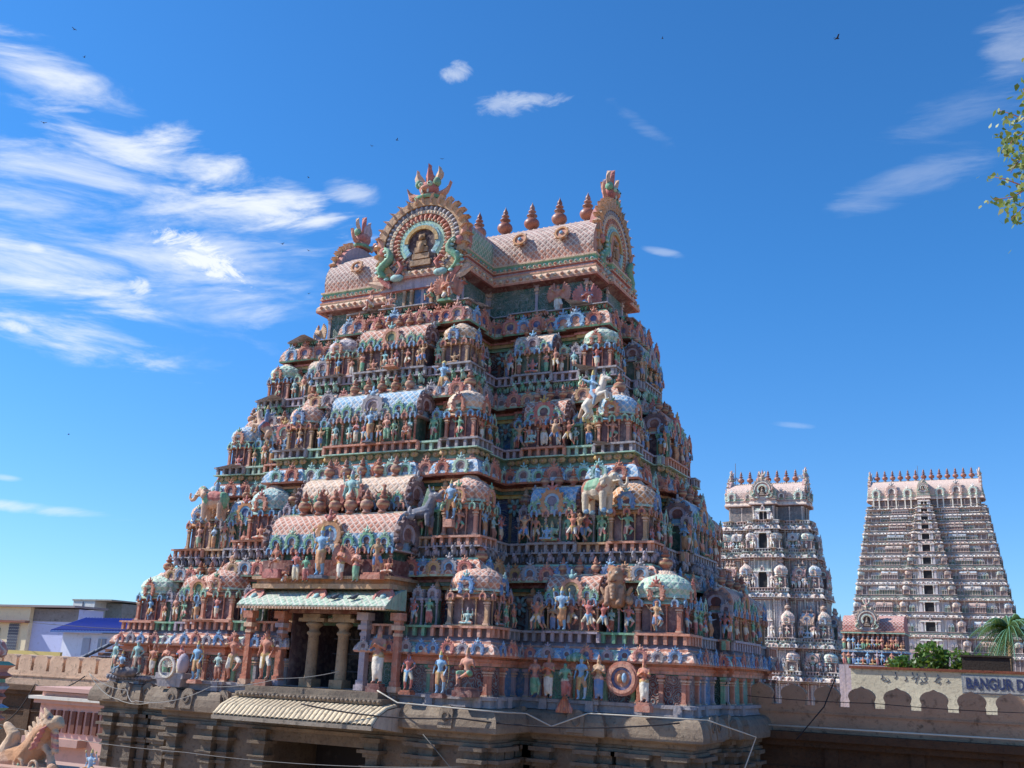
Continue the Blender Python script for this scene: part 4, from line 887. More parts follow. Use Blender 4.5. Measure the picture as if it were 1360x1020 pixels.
for y,z0,z1,w_,cn in((-.75,2.72,2.9,3.3,'tan'),(-.62,2.9,3.08,3.2,'orange'),(-.78,3.08,3.2,3.35,'tan'),(-.5,3.2,3.85,3.1,'maroon')): lg.box(-w_,w_,yf+y,yf+1.4,z0,z1,C[cn])
m=MB(); m.merge(lg,np.array(main.T)); emit('porch_ledge',m,main.root)
# porch-top barrel shrine (the widest one)
rs=[r for r in FPS[0][0] if r['name']=='pf'][0]
main.sala(rs,rs['L']/2,6.3,3.22,1.3,.98,1.45,'salmon','rose',6,1.05,1,out=.25)
main.flush()
# ------------------------------------------------------------ sculptures standing on the ledges
def beast(kind):
    H=[];a=H.append
    if kind=='elephant':   # facing +X, trunk raised; height about 1
        a(((-.28,0,.55),.21,(.12,0,.58),.22,0)); a(((-.1,0,.52),.22,(.0,0,.52),.22,0))
        for x,y in((-.36,-.11),(-.34,.11),(.16,-.11),(.18,.11)): a(((x,y,.45),.10,(x,y,.06),.075,0)); a(((x+.03,y,.04),.075,(x+.04,y,.04),.07,3))
        a(((.3,0,.78),.15,(.4,0,.84),.13,0)); a(((.2,0,.66),.16,(.32,0,.78),.14,0)); a(((.33,0,.92),.07,(.36,0,.95),.06,0))
        T=[(.5,0,.82),(.58,0,.7),(.64,0,.6),(.72,0,.58),(.79,0,.66),(.78,0,.78)]
        for k in range(5): a((T[k],.07-.008*k,T[k+1],.062-.008*k,0))
        for s in(-1,1): a(((.45,s*.09,.72),.028,(.66,s*.12,.72),.012,4)); a(((.25,s*.14,.86),.05,(.22,s*.2,.66),.07,0)); a(((.28,s*.15,.8),.06,(.17,s*.21,.74),.06,0)); a(((.46,s*.115,.87),.018,(.47,s*.115,.87),.018,3))
        a(((-.26,0,.6),.222,(.02,0,.62),.235,1)); a(((-.34,0,.5),.19,(-.33,0,.62),.2,2)); a(((.07,0,.58),.235,(.1,0,.6),.235,2)); a(((.34,0,.86),.125,(.4,0,.93),.08,2)); a(((-.5,0,.55),.025,(-.56,0,.3),.015,0))
        a(((-.1,0,.88),.07,(-.1,0,1.05),.06,3)); a(((-.1,0,1.13),.05,(-.1,0,1.15),.05,2)); a(((-.1,0,1.18),.04,(-.1,0,1.25),.015,1)); a(((-.1,-.07,1.04),.025,(.06,-.1,.98),.02,3))
    elif kind=='horse':
        a(((-.22,0,.42),.13,(.08,0,.66),.14,0)); a(((.1,0,.68),.13,(.2,0,.86),.08,0)); a(((.2,0,.86),.08,(.24,0,1.04),.07,0)); a(((.24,0,1.05),.065,(.4,0,1.0),.042,0)); 
        for s in(-1,1):
            a(((-.24,s*.08,.38),.085,(-.14,s*.09,.22),.05,0)); a(((-.14,s*.09,.22),.045,(-.26,s*.09,.12),.035,0)); a(((-.26,s*.09,.12),.035,(-.24,s*.09,.03),.04,3))
            a(((.15,s*.08,.62),.06,(.34,s*.09,.68),.04,0)); a(((.34,s*.09,.68),.038,(.36,s*.09,.5),.03,0)); a(((.36,s*.09,.48),.035,(.4,s*.09,.47),.03,3)); a(((.22,s*.04,1.1),.02,(.23,s*.045,1.17),.01,0))
        a(((.13,0,.92),.04,(.17,0,1.12),.035,4)); a(((-.33,0,.42),.04,(-.42,0,.16),.05,4)); a(((-.05,0,.6),.15,(.02,0,.65),.15,2))
        a(((-.06,0,.75),.075,(-.08,0,.98),.08,1)); a(((-.08,0,1.08),.055,(-.07,0,1.11),.055,1)); a(((-.07,0,1.16),.05,(-.07,0,1.27),.02,3)); a(((-.12,-.08,.96),.035,(-.3,-.1,1.05),.028,1)); a(((-.3,-.1,1.06),.02,(-.42,-.1,.92),.012,3)); a(((-.02,-.09,.95),.03,(.12,-.1,.88),.025,1))
        for s in(-1,1): a(((-.05,s*.1,.7),.055,(.08,s*.15,.55),.04,1)); a(((.08,s*.15,.55),.036,(.04,s*.15,.4),.03,1))
    elif kind=='lion':     # frontal, sitting, scrolled mane
        a(((0,.05,.2),.26,(0,.03,.5),.22,0)); a(((0,-.05,.62),.2,(0,-.05,.76),.19,0)); a(((0,-.2,.64),.09,(0,-.21,.66),.09,1)); a(((-.08,-.24,.58),.02,(.08,-.24,.58),.02,3))
        for s in(-1,1):
            a(((s*.16,-.1,.4),.09,(s*.15,-.2,.06),.075,0)); a(((s*.15,-.24,.05),.075,(s*.15,-.28,.05),.06,0)); a(((s*.08,-.2,.78),.035,(s*.08,-.21,.78),.035,4)); a(((s*.15,0,.92),.06,(s*.17,0,.95),.05,0)); a(((s*.3,.02,.16),.1,(s*.36,-.02,.12),.09,1)); a(((s*.3,0,.3),.06,(s*.38,0,.42),.05,1))
            for k in range(5): t_=R_(-30+k*35); a(((s*.2*math.cos(t_),-.02,.7+.2*math.sin(t_)),.06,(s*.25*math.cos(t_),-.04,.7+.25*math.sin(t_)),.04,2))
        for k in range(4): a(((0,-.24,.18+.09*k),.05+.012*k,(0,-.22,.2+.09*k),.05,1))
    elif kind=='yali':
        a(((-.3,0,.35),.15,(.15,0,.42),.17,0)); a(((.15,0,.45),.14,(.3,0,.75),.13,0)); a(((.3,0,.82),.14,(.45,-.03,.8),.1,0)); a(((.5,-.03,.86),.05,(.6,-.03,.95),.03,0)); a(((.46,-.03,.7),.05,(.56,-.03,.68),.04,2))
        for s in(-1,1):
            for x in(-.32,.2): a(((x,s*.11,.3),.075,(x+.02,s*.11,.05),.06,0))
            a(((.26,s*.08,.92),.04,(.2,s*.12,1.1),.02,0)); a(((.4,s*.1,.87),.03,(.42,s*.1,.87),.03,4))
        for k in range(7): a(((.12+.02*k,0,.5+.07*k),.1,(.0+.02*k,0,.58+.07*k),.045,1))
        a(((-.42,0,.42),.06,(-.55,0,.75),.05,0)); a(((-.55,0,.75),.06,(-.42,0,.92),.05,0))
    return H
BEAST={}
WH=[C['white']*np.array([.85,.78,.68]),C['green'],C['terra'],C['sky'],C['cream']]
BEAST['elephant'],_=caps_mesh(beast('elephant'),'elephant_statue',.02,[WH,[C['pale'],C['rose'],C['green'],C['sky'],C['cream']]])
BEAST['horse'],_=caps_mesh(beast('horse'),'horse_statue',.018,[[C['white'],C['sky'],C['salmon'],C['yellow'],C['pale']],[C['pale'],C['blue'],C['rose'],C['ochre'],C['white']]])
BEAST['lion'],_=caps_mesh(beast('lion'),'lion_statue',.02,[[np.array([.33,.17,.09]),np.array([.42,.24,.13]),C['terra'],C['maroon'],C['cream']]])
BEAST['yali'],_=caps_mesh(beast('yali'),'beast_statue',.02,[[C['slate'],C['dgreen'],C['rose'],C['pink'],C['white']]])
def statue(kind,pal,x,y,z,h,label,turn=0.,name='statue',cat='statue',group=None,mesh=None,base=None):
    """stands on the tower; x,y,z tower-local"""
    M=main.T@Mt(x,y,z,turn,h); me=mesh or FIG[kind][pal]
    if base is None:
        o=emit(name,me,None,M)
    else:
        r=empty(name,tuple(M.translation)); o=r; b=MB(); bw,bh_,bc=base; b.box(-bw/2,bw/2,-bw*.4,bw*.35,-bh_,-bh_*.3,C[bc]); b.box(-bw*.42,bw*.42,-bw*.34,bw*.3,-bh_*.3,0.01,C[bc]*1.1)
        emit('pedestal',b,r,WM[r]); emit('figure',me,r,M)
    return tag(o,label,cat,group)
gz=-.95; yp=-(HD[0]+PP)-.62; ym=-HD[0]-.58
ST_=[('stand',0,-2.35,yp,gz+.15,1.95,'tall pink guardian statue in white loincloth left of the porch doorway',0,(.62,.28,'terra')),
('pray',0,2.95,yp,gz+.22,2.1,'tall pink statue with folded hands right of the porch doorway',0,(.62,.3,'maroon')),
('hip',5,4.3,yp,gz+.05,1.42,'reddish statue in white skirt, hands on hips, second figure right of the doorway',0,(.5,.14,'terra')),
('bow',1,5.65,yp,gz,1.5,'blue statue holding a bow in an orange dhoti below the front right corner dome',0,(.5,.14,'maroon')),
('sitleg',2,6.75,yp,gz+.25,1.75,'seated pink statue draped in green at the front corner of the projecting bay',0,(.8,.3,'maroon')),
('dance',0,-3.9,yp-.1,gz+.1,1.9,'pink dancing statue with one leg lifted, left of the doorway guardian',.3,None),
('lady',6,-4.75,yp,gz,1.2,'small blue green statue beside the dancing pink figure',0,None),
('bow',1,-5.9,yp,gz,1.55,'blue archer statue in orange cloth at the left end of the projecting bay',0,(.5,.14,'pink')),
('pray',3,-8.4,ym,gz,1.35,'tan statue with folded hands in the ground row, first from the projecting bay',0,None),
('lady',5,-9.35,ym,gz,1.5,'rose coloured statue standing above the orange flame mound at left',0,None),
('pray',2,-10.2,ym,gz,1.45,'pale statue with green skirt and folded hands left of the rose one',0,None),
('four',0,-11.0,ym,gz,1.4,'pink four armed statue in the left ground row',0,None),
('hip',6,-11.9,ym-.1,gz,1.6,'dark aqua statue with hands on hips near the left corner',.2,None),
('sitleg',1,-12.75,ym-.15,gz,1.3,'seated blue statue in the dark boat carving at the left corner',0,None),
('stand',6,-13.3,ym-.1,gz,1.55,'grey blue statue standing at the far left corner of the ground row',-.3,None),
('lady',2,8.15,ym,gz,1.5,'green skirted statue, leftmost of the wedding group under the green canopy',0,None),
('pray',0,8.75,ym-.08,gz,1.6,'pink statue with folded hands in white dhoti, second of the wedding group',0,None),

('lady',4,9.4,ym-.05,gz,1.35,'green bride statue in the middle of the wedding group',.3,None),
('bow',1,10.05,ym-.08,gz,1.58,'blue groom statue of the wedding group beside the bride',-.2,None),
('pray',3,10.7,ym,gz,1.6,'brown robed statue, rightmost of the wedding group',0,None),
('pray',0,12.5,ym-.25,gz+.02,1.5,'pink statue with folded hands on a pedestal at the right corner',0,(.55,.3,'salmon')),
# on the ledge above the porch
('four',1,.1,-11.2,3.2,1.95,'large blue deity statue in a yellow skirt at the centre above the porch eave',0,(.7,.12,'slate')),
('gstand',0,1.05,-11.15,3.0,1.4,'winged pink statue with white skirt right of the central deity above the porch',0,None),
('pray',2,1.75,-11.1,2.95,1.35,'praying statue in a dark green robe, second right of the central deity above the porch',0,None),
('lady',5,-1.15,-11.1,2.95,1.3,'rose statue with pale skirt, second left of the central deity above the porch',0,None),
('lady',4,-.62,-11.15,2.95,1.1,'small green statue just left of the central deity above the porch',.2,None),
('kneel',0,-1.6,-11.15,2.95,.95,'kneeling pink statue left of the central deity above the porch',.4,None),
('sitleg',0,-2.2,-11.05,3.45,1.35,'seated pink statue on a rose plinth at the left end above the porch',.2,(.8,.35,'rose')),
('hip',3,2.6,-11.0,3.3,1.4,'tan stooping statue at the right end above the porch',.4,(.9,.25,'salmon')),
('seat',0,3.15,-11.0,3.3,.95,'small crosslegged pink statue at the far right end above the porch',0,None),
# upper centre
('four',6,.25,-9.75,5.62,2.05,'large pale blue many armed deity on the second barrel roof above the porch',0,(.8,.2,'grey')),
('pray',0,-.62,-9.7,5.55,1.35,'pink attendant with folded hands left of the pale blue many armed deity',0,None),
('lady',3,1.05,-9.7,5.55,1.35,'tan attendant right of the pale blue many armed deity',0,None),
('dwarf',0,-1.3,-9.6,5.75,1.3,'stout pink figure with raised arms further left of the many armed deity',0,None),
('dance',3,1.75,-9.6,5.75,1.35,'tan dancing figure further right of the many armed deity',0,None),
('four',1,.2,-8.75,9.07,1.5,'blue deity with orange skirt in the centre of the third storey',0,(.5,.06,'slate')),
('pray',5,-.55,-8.7,9.07,1.0,'small red attendant left of the third storey deity',0,None),
('lady',2,1.0,-8.7,9.07,1.15,'pink attendant with green skirt right of the third storey deity',0,None),
('sitleg',0,2.0,-8.7,9.07,1.0,'seated pink figure at the right of the third storey centre',.3,None),
('seat',2,.3,-7.65,12.67,1.0,'seated pale pink group figure in the centre of the fourth storey',0,(.7,.05,'pink')),
('raise',3,1.9,-7.65,12.67,1.0,'terracotta figure with raised arms right of the fourth storey centre',0,None),
('dance',1,3.45,-8.35,10.95,1.6,'blue leaping statue on the corner dome of the third storey',0,None),
('bow',1,4.65,-9.2,5.55,1.6,'blue bearded statue in an orange robe beside the dark beast',0,(.4,.3,'pink')),
('four',1,9.2,-8.35,1.47,1.6,'blue deity statue in orange beneath the arch of the shaded right bay',0,None),
('raise',0,8.15,-8.3,1.47,1.2,'salmon striding figure left of the blue deity in the shaded right bay',0,None),
('raise',5,10.25,-8.3,1.47,1.25,'rose striding figure right of the blue deity in the shaded right bay',0,None),
('dance',3,12.85,-8.25,1.5,1.15,'tan dancing figure under the green dome at the right corner',0,None),
('seat',1,8.0,-7.3,4.92,1.05,'blue seated deity under the round arch of the second storey right bay',0,None),
('raise',3,7.0,-7.3,4.92,1.15,'tan striding figure left of the blue seated deity',0,None),
('raise',0,9.1,-7.3,4.92,1.15,'salmon striding figure right of the blue seated deity',0,None),
('seat',6,6.7,-6.35,9.07,1.0,'aqua seated deity of the third storey right bay',0,None),
('dwarf',3,7.75,-6.3,9.07,1.1,'stout tan dwarf of the third storey right bay',0,None),
# top storey
('garuda',0,2.15,-6.35,16.05,1.75,'winged pink kneeling figure at the right corner below the front arch',.35,(.7,.12,'green')),
('garuda',5,7.65,-3.05,16.05,1.75,'winged red kneeling figure at the right corner below the vaulted roof',.35,(.7,.12,'mint')),
('gup',0,6.15,-3.0,15.98,1.6,'winged pink figure with raised arms under the eave of the vaulted roof',0,None),
('seat',0,-.95,-6.3,16.02,1.35,'seated pink figure left of the blue doorway on the top storey',.1,None),
('sitleg',2,1.25,-6.3,16.02,1.3,'seated figure with a green skirt right of the blue doorway on the top storey',-.1,None),
('kneel',0,-2.1,-6.3,16.02,1.6,'kneeling pink figure at the left corner below the front arch',-.3,None),
('raise',3,-5.6,-3.0,15.98,1.6,'tan bearded figure holding up the left eave on the top storey',0,None),
('garuda',3,-7.7,-3.0,15.98,1.55,'winged tan figure at the far left end of the top storey',-.35,None)]
for k_,p_,x,y,z,h,lab,tn,bs in ST_:
    if lab: statue(k_,p_,x,y,z,h,lab,tn,base=bs)
statue(0,0,10.1,-7.0,6.0,1.62,'white elephant sculpture with green saddle at the shaded right corner of the second storey',-.25,'elephant_statue','elephant',mesh=BEAST['elephant'][0])
statue(0,0,-9.9,-6.9,6.25,1.65,'pale elephant sculpture with riders on the sunlit left edge of the second storey',PI+.15,'elephant_statue','elephant',mesh=BEAST['elephant'][1])
statue(0,0,9.35,-5.9,9.95,1.75,'white rearing horse with a blue rider on the right side of the third storey',-.15,'horse_statue','horse statue',mesh=BEAST['horse'][0])
statue(0,0,-8.2,-5.8,10.0,1.6,'pale rearing horse and rider on the left outline of the third storey',PI+.1,'horse_statue','horse statue',mesh=BEAST['horse'][1])
statue(0,0,11.05,-7.6,2.4,1.55,'brown lion sculpture with grinning face between the barrel roof and the green corner dome',0,'lion_statue','lion statue',mesh=BEAST['lion'][0])
statue(0,0,3.5,-9.35,5.25,1.5,'dark grey horned beast sculpture left of the bearded blue statue',0,'beast_statue','beast statue',mesh=BEAST['yali'][0])
# flame mounds, canopy tree, medallion
def flame(x,y,label):
    b=MB()
    for k in range(11):
        t_=-1+k/5; leafm(b,(t_*.28,-.02*abs(5-k)+.0,0),(t_*.12,-.05,.62-.2*abs(t_)),.075,.05,C['orange' if k%2 else 'terra']*1.0+np.array([.12,0,0]),n=4,wdir=(1,0,0))
    b.ell((0,.02,.12),(.3,.1,.14),C['terra'],8,5)
    tag(emit('flame_ornament',b,None,main.T@Mt(x,y,-1.42,0,1.05)),label,'ornament')
flame(9.5,-8.5,'orange sculpted flame below the wedding group'); flame(-9.3,-8.5,'orange sculpted flame below the left row of statues')
b=MB()
for k in range(40):
    t_=k*2.4; r=.33*math.sqrt((k+.5)/40); b.ell((r*math.cos(t_),r*.5*math.sin(t_),.28-r*.5),(.09,.08,.12),C['green' if k%3 else 'mint']*.8,5,4)
b.tube([(0,.05,-1.3),(0.03,.05,-.6),(0,.05,.2)],.05,6,C['terra']); tag(emit('canopy_tree_sculpture',b,None,main.T@Mt(9.75,-8.15,.35)),'green leafy canopy sculpture above the wedding group','sculpture')
b=MB(); b.band(.0,.3,0,360,-.06,.05,C['pink'],20); b.band(.3,.4,0,360,-.1,.05,C['deep'],20); b.band(.4,.52,0,360,-.16,.05,C['pink'],24); b.band(.52,.6,0,360,-.12,.05,C['salmon'],24); b.ell((-.08,-.12,0),(.1,.1,.16),C['orange'],8,5); b.ell((.1,-.12,.02),(.1,.1,.18),C['sky'],8,5)
emit('medallion',b,main.root,main.T@Mt(11.55,-8.12,-.15,0,1.))
# dark boat carving of the left plinth
b=MB(); b.tube([(-.95,-.1,.12),(-.6,-.3,.02),(0,-.36,0),(.6,-.3,.02),(.9,-.1,.12)],[.08,.2,.24,.2,.08],8,C['slate']*.6)
for k in range(14): b.ell((-1.2+k*.2,-.1,-.25),(.13,.09,.11),C['slate'],6,4,Rm=Matrix.Rotation(.5 if k%2 else -.5,3,'Y'))
emit('boat_carving',b,main.root,main.T@Mt(-12.6,-8.05,-.85))
# lavender elephant-headed chariot shape by the left dome
b=MB(); b.box(-.75,.75,-.25,.4,-.1,.12,C['grey']); b.box(-.6,.6,-.2,.4,-.42,-.1,C['grey']*.85,tap=-.15)
for k in range(9): t_=R_(20*k+10); b.tube([(-.1,-.3,.35),(-.1+.42*math.cos(t_),-.3,.35+.42*math.sin(t_))],.025,5,C['white'])
b.band(.36,.44,0,360,-.36,-.26,C['white'],18,.35,-.1); b.ell((.62,-.15,.5),(.26,.25,.42),C['lav'],9,7); emit('chariot_carving',b,main.root,main.T@Mt(-7.2,-10.8,-.85))
# ================================================================ STONE BASE of the main tower
SB=MB(); pw_=np.array([1.,1,1]); FPs=footprint(HW[0],HD[0],CC[0],PP,HD[0]*.4,.35,hb=HB[0],b=.25,bays=dict(B0,pf=[(0,.17,1,'k',4),(.17,.34,0,'r',3),(.34,.66,0,'P',0),(.66,.83,0,'r',3),(.83,1,1,'k',4)]))
prof=[(-1.0,-1.37),(.20,-1.38),(.36,-1.48),(.48,-1.7),(.53,-1.98),(.52,-2.16),(.45,-2.2),(.15,-2.22),(.12,-2.4),(-.02,-2.42),(-.02,-2.52),(.08,-2.54),(.08,-2.66),(-.15,-2.7)]
sweep(SB,FPs[1],prof[::-1],[pw_*1.05]*13,[STONE]*13,smooth=False)
m=MB(); m.merge(SB,np.array(main.T)); emit('stone_cornice',m,main.root)
SW=MB(); Vo=offset_poly(FPs[1],-.15); n=len(Vo)
for i in range(n):
    if FPs[2][i][1][3]=='P': continue
    a_,b_=Vo[i],Vo[(i+1)%n]; SW.add([(a_[0],a_[1],-9),(b_[0],b_[1],-9),(b_[0],b_[1],-2.65),(a_[0],a_[1],-2.65)],[[0,1,2,3]],pw_*.85,STONE)
px0=2.35
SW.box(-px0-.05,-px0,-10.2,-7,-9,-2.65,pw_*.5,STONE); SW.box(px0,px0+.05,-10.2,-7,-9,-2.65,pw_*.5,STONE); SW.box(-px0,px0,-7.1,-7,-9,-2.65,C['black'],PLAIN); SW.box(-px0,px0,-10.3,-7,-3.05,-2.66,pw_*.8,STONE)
m=MB(); m.merge(SW,np.array(main.T)); emit('stone_wall',m,main.root)
T_SP=MB(); q=MB
pw0=pw_; pw_=pw_*.8; T_SP.box(-.22,.22,-.22,.2,0,3.6,pw_,STONE)
for z0,z1,w_ in((3.6,3.72,.3),(3.72,3.85,.24),(3.85,4.0,.36),(4.0,4.06,.42),(4.06,4.35,.25),(4.35,4.5,.34),(4.5,4.62,.5),(4.62,4.9,.3),(4.9,5.05,.46),(3.0,3.1,.28)): T_SP.box(-w_,w_,-w_,.2,z0,z1,pw_,STONE)
pw_=pw0; rr=random.Random(5)
for r,bb,u0,u1 in bay_iter(FPs,('fl','pf','fr','pr','ra','rc','rb')):
    if bb[3]=='P': continue
    L=u1-u0; n=max(1,int(round(L/2.1)))
    for k in range(n+1):
        main.ask('stone_pilaster','sp',T_SP,run_M(main.T,r,u0+.3+k*(L-.6)/n,bb[2]*.25-.12,-7.6,(1,1,.98)),('white','white'))
    # blocks of the cornice with blind arches
    n=max(1,int(round(L/.95)))
    for k in range(n):
        if rr.random()<(.85 if r['name'] in('fl',) else .3):
            a=np.linspace(0,PI,9); w_=.27+.06*rr.random(); P=np.vstack([np.stack([w_*np.cos(a),.22+.3*np.sin(a)],1),[[-w_,-.28],[w_,-.28]]]); bk=MB(); bk.prism(P,-.2,.12,pw_*1.15,STONE); bk.band(w_*.4,w_*.6,0,360,-.25,-.18,pw_*.9,10,.12,0,1.,STONE)
            main.ask('cornice_arch_block','ab',bk,run_M(main.T,r,u0+(k+.5)*L/n,bb[2]*.25+.36,-1.82,1.)@Matrix.Rotation(-.15,4,'X'),('white',))
main.flush()
# corrugated awning over the gateway
aw=MB(); hwA=3.65; N=34; prof=[(-.2,.02),(-.8,-.06),(-1.35,-.28),(-1.75,-.62)]
for k in range(N):
    x0=-hwA+k*2*hwA/N; w_=2*hwA/N; a=np.linspace(0,PI,6); V=[];
    for y,z in prof:
        sp_=1+.0*(y); V+= [(x0+w_/2-w_*.5*math.cos(t_),y-.0,z+.085*math.sin(t_)) for t_ in a]
    F=[(q_*6+i,q_*6+i+1,(q_+1)*6+i+1,(q_+1)*6+i) for q_ in range(3) for i in range(5)]
    aw.add(V,[f[::-1] for f in F],np.array([1.0,.88,.66]),PLAS,True)
aw.box(-hwA,hwA,-1.77,-1.67,-.76,-.62,np.array([.5,.45,.38]),PLAS); P=[(-1.75,-.66),(-1.35,-.32),(-.8,-.1),(-.2,-.02),(.3,-.02),(.3,-.9)]; barrel(aw,-hwA,hwA,P,np.array([.5,.46,.4]),PLAS)
emit('corrugated_awning',aw,main.root,main.T@Mt(.3,-10.75,-1.5))
b=MB(); b.box(-3.4,3.4,-1.2,0,-.08,.12,pw_*1.0,STONE)
for k in range(34): b.ell((-3.3+k*.2,-1.22,.02),(.08,.06,.07),pw_*1.2,6,4,STONE)
b.box(-3.1,3.1,-1.0,0,.12,.34,pw_*.95,STONE); emit('stone_step',b,main.root,main.T@Mt(.2,-10.3,-1.36))
# ================================================================ GROUND
g=MB(); g.add([(-1500,-300,-9),(1500,-300,-9),(1500,3000,-9),(-1500,3000,-9)],[[0,1,2,3]],np.array([.46,.36,.26])*3.4,STONE); o=emit('ground',g); tag(o,'dusty ground around the temple','ground',kind='structure')
# ================================================================ SECOND TOWER
def pal_mid(tw): pass
def gopuram(name,loc,label,us,lod,hwt,hdt,slope,sloped,Fs,base,ceven,cp,nfin,fh,vz,zr,door=True,bright=1.45,tone=None,fspan=.8,archR=None,ct=.22,cb=.3):
    tw=Tower(name,loc,lod,us,bright); tw.T=Matrix.Translation((loc[0],loc[1],0)); tag(tw.root,label,'temple tower')
    ztop=vz; n=len(Fs)
    hwf=lambda z: hwt+(ztop-z)*slope; hdf=lambda z: hdt+(ztop-z)*sloped; cf=lambda z: ceven*hwt*(1+(ztop-z)*cb/hwt)
    fps=[]
    for i,F in enumerate(Fs):
        hw,hd,c=hwf(F),hdf(F),cf(F); fps.append(footprint(hw,hd,c,cp,hd*.4,.3*us,BY,.2*us))
    caps=[dict(kap=('mint','pink','lav','white','pale'),lip='white',ledge='lav',rail=('white','grey','pink','grey'),vt='s',vy=(('pink','lav'),('mint','grey')),kudu=(('blue','pink','plum','white'),('rose','ochre','plum','grey'),('grey','mint','plum','lav')),under=('maroon','pink','maroon','grey')),
          dict(kap=('white','lav','pink','mint','grey'),lip='pink',ledge='mint',rail=('grey','white','grey','pink'),vt='s',vy=(('grey','pink'),('white','grey')),kudu=(('green','pink','plum','white'),('grey','ochre','plum','grey')),under=('maroon','mint','maroon','pink'))]
    fw=footprint(hwf(base),hdf(base),cf(base),cp,hdf(base)*.4,.3*us,BY,.2*us)
    lo=base
    for i,F in enumerate(Fs):
        H=(F-(Fs[i-1] if i else base)); kh=min(.5*us,H*.14); kb=F-kh-.1*us-(.65*us if H>2.8*us else .45*us)
        cfg=dict(caps[i%2]); tw.wall(fps[i],.4*us,lo-.05,kb,dict(wall=('plum','rose','grey','lav'),pil=('white','mint','cream','white','lav'),psp=.62 if lod==1 else 1.0),pw=.17*us)
        tw.cornice(fps[i],kb,kh,F,cfg,vy=H>2.8*us)
        lo=F
    fpt=footprint(hwt*.93,hdt*.92,cf(ztop)*.85,cp,hdt*.4,.2*us,{},0)
    tw.wall(fpt,.0,lo-.05,vz,dict(wall=('plum','maroon'),pil=('pale','cream'),psp=1.5),pw=.22*us)
    for i,F in enumerate(Fs):
        H=((Fs[i+1] if i+1<n else vz)-F); 
        if i+1<=n-1 or H>2.2*us:
            fp=fps[i]; sc=min(1.75 if lod==1 else 1.4,H/(3.3*us)); sw=min(sc,1.1); 
            if i==n-1: continue
            hara(tw,fp,hwf(F),hdf(F),cf(F),cp,F,i,1.5*us*sw,.95*us*sc,.95*us*sc,u=us,figs=lod==1,center=not door)
    # doorways up the centre
    lv=[base]+list(Fs)
    dm=MB()
    for i,F in enumerate(lv):
        top=(lv[i+1] if i+1<len(lv) else vz); H=top-F
        hd=hdf(F)+cp; w_=(.42+.03*(len(lv)-i))*us*(1 if lod==1 else 1.25); dh=min(H*.55,2.0*us); y=-(hdf(top)+cp) if i<len(lv)-1 else -(hdt*.92+cp)
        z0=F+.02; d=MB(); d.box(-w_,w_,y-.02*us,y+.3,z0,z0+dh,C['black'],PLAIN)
        for sx in(-1,1):
            d.merge(T_PIL,Mt(sx*(w_+.2*us),y-.15*us,z0,0,(.3*us,.3*us,dh+.1*us)),[tw.col('white'),tw.col('pink')]); d.box(sx*w_*1.9-.25*us,sx*w_*1.9+.25*us,y-.2*us,y+.2,z0,z0+dh,tw.col('lav'))
            if lod==1: d.merge(FLO['stand'],Mt(sx*(w_+.75*us),y-.35*us,z0,0,dh*.95),[tw.col(q) for q in('pale','white','ochre','terra','terra')])
        d.box(-w_*2.4,w_*2.4,y-.4*us,y+.1,z0+dh+.1*us,z0+dh+.24*us,tw.col('white')); d.box(-w_*2.2,w_*2.2,y-.3*us,y+.1,z0+dh+.24*us,z0+dh+.5*us,tw.col('mint' if i%2 else 'pink'),SC)
        d.merge(T_KUDUL,Mt(0,y-.35*us,z0+dh+.2*us,0,(.6*us,.6*us,.6*us)),[tw.col(q) for q in('pink','lav','plum','white')])
        dd=MB(); dd.merge(d,np.array(tw.T)); emit('doorway',dd,tw.root)
    tw.flush()
    vault(tw,hwt,hdt,cf(ztop),cp,vz+.3*us,zr,nfin,fh,'pink' ,True,archR,fspan)
    return tw
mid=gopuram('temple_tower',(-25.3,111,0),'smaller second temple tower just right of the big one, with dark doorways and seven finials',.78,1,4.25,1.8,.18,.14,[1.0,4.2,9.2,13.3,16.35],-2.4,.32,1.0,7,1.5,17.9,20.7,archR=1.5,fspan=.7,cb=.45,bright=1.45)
rz=lambda y:float(onY(1225,y,302)[2])
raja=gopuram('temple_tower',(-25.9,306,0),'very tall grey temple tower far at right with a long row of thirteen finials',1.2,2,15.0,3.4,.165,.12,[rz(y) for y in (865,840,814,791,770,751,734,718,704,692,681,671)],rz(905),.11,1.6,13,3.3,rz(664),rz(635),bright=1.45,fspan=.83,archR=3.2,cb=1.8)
b=MB(); b.box(-5.5,5.5,-13,-5,8.6,9.4,np.array([.62,.36,.32]),SC); b.box(-3.6,3.6,-12.9,-5,2,8.6,C['black'],PLAIN)
for x in(-4.6,4.6): b.box(x-.6,x+.6,-12.9,-5,-9,8.6,C['lav'])
m=MB(); m.merge(b,np.array(raja.T)); emit('entrance_porch',m,raja.root)
# lightning rods
b=MB(); b.tube([(0,0,0),(0,0,4.6)],.07,6,C['slate'],PLAIN); emit('lightning_rod',b,raja.root,Matrix.Translation((-27.3,305,rz(637))))
b=MB(); b.tube([(0,0,0),(0,0,2.3)],.035,6,C['slate'],PLAIN); emit('lightning_rod',b,mid.root,Matrix.Translation((-28.9,111,20.9)))
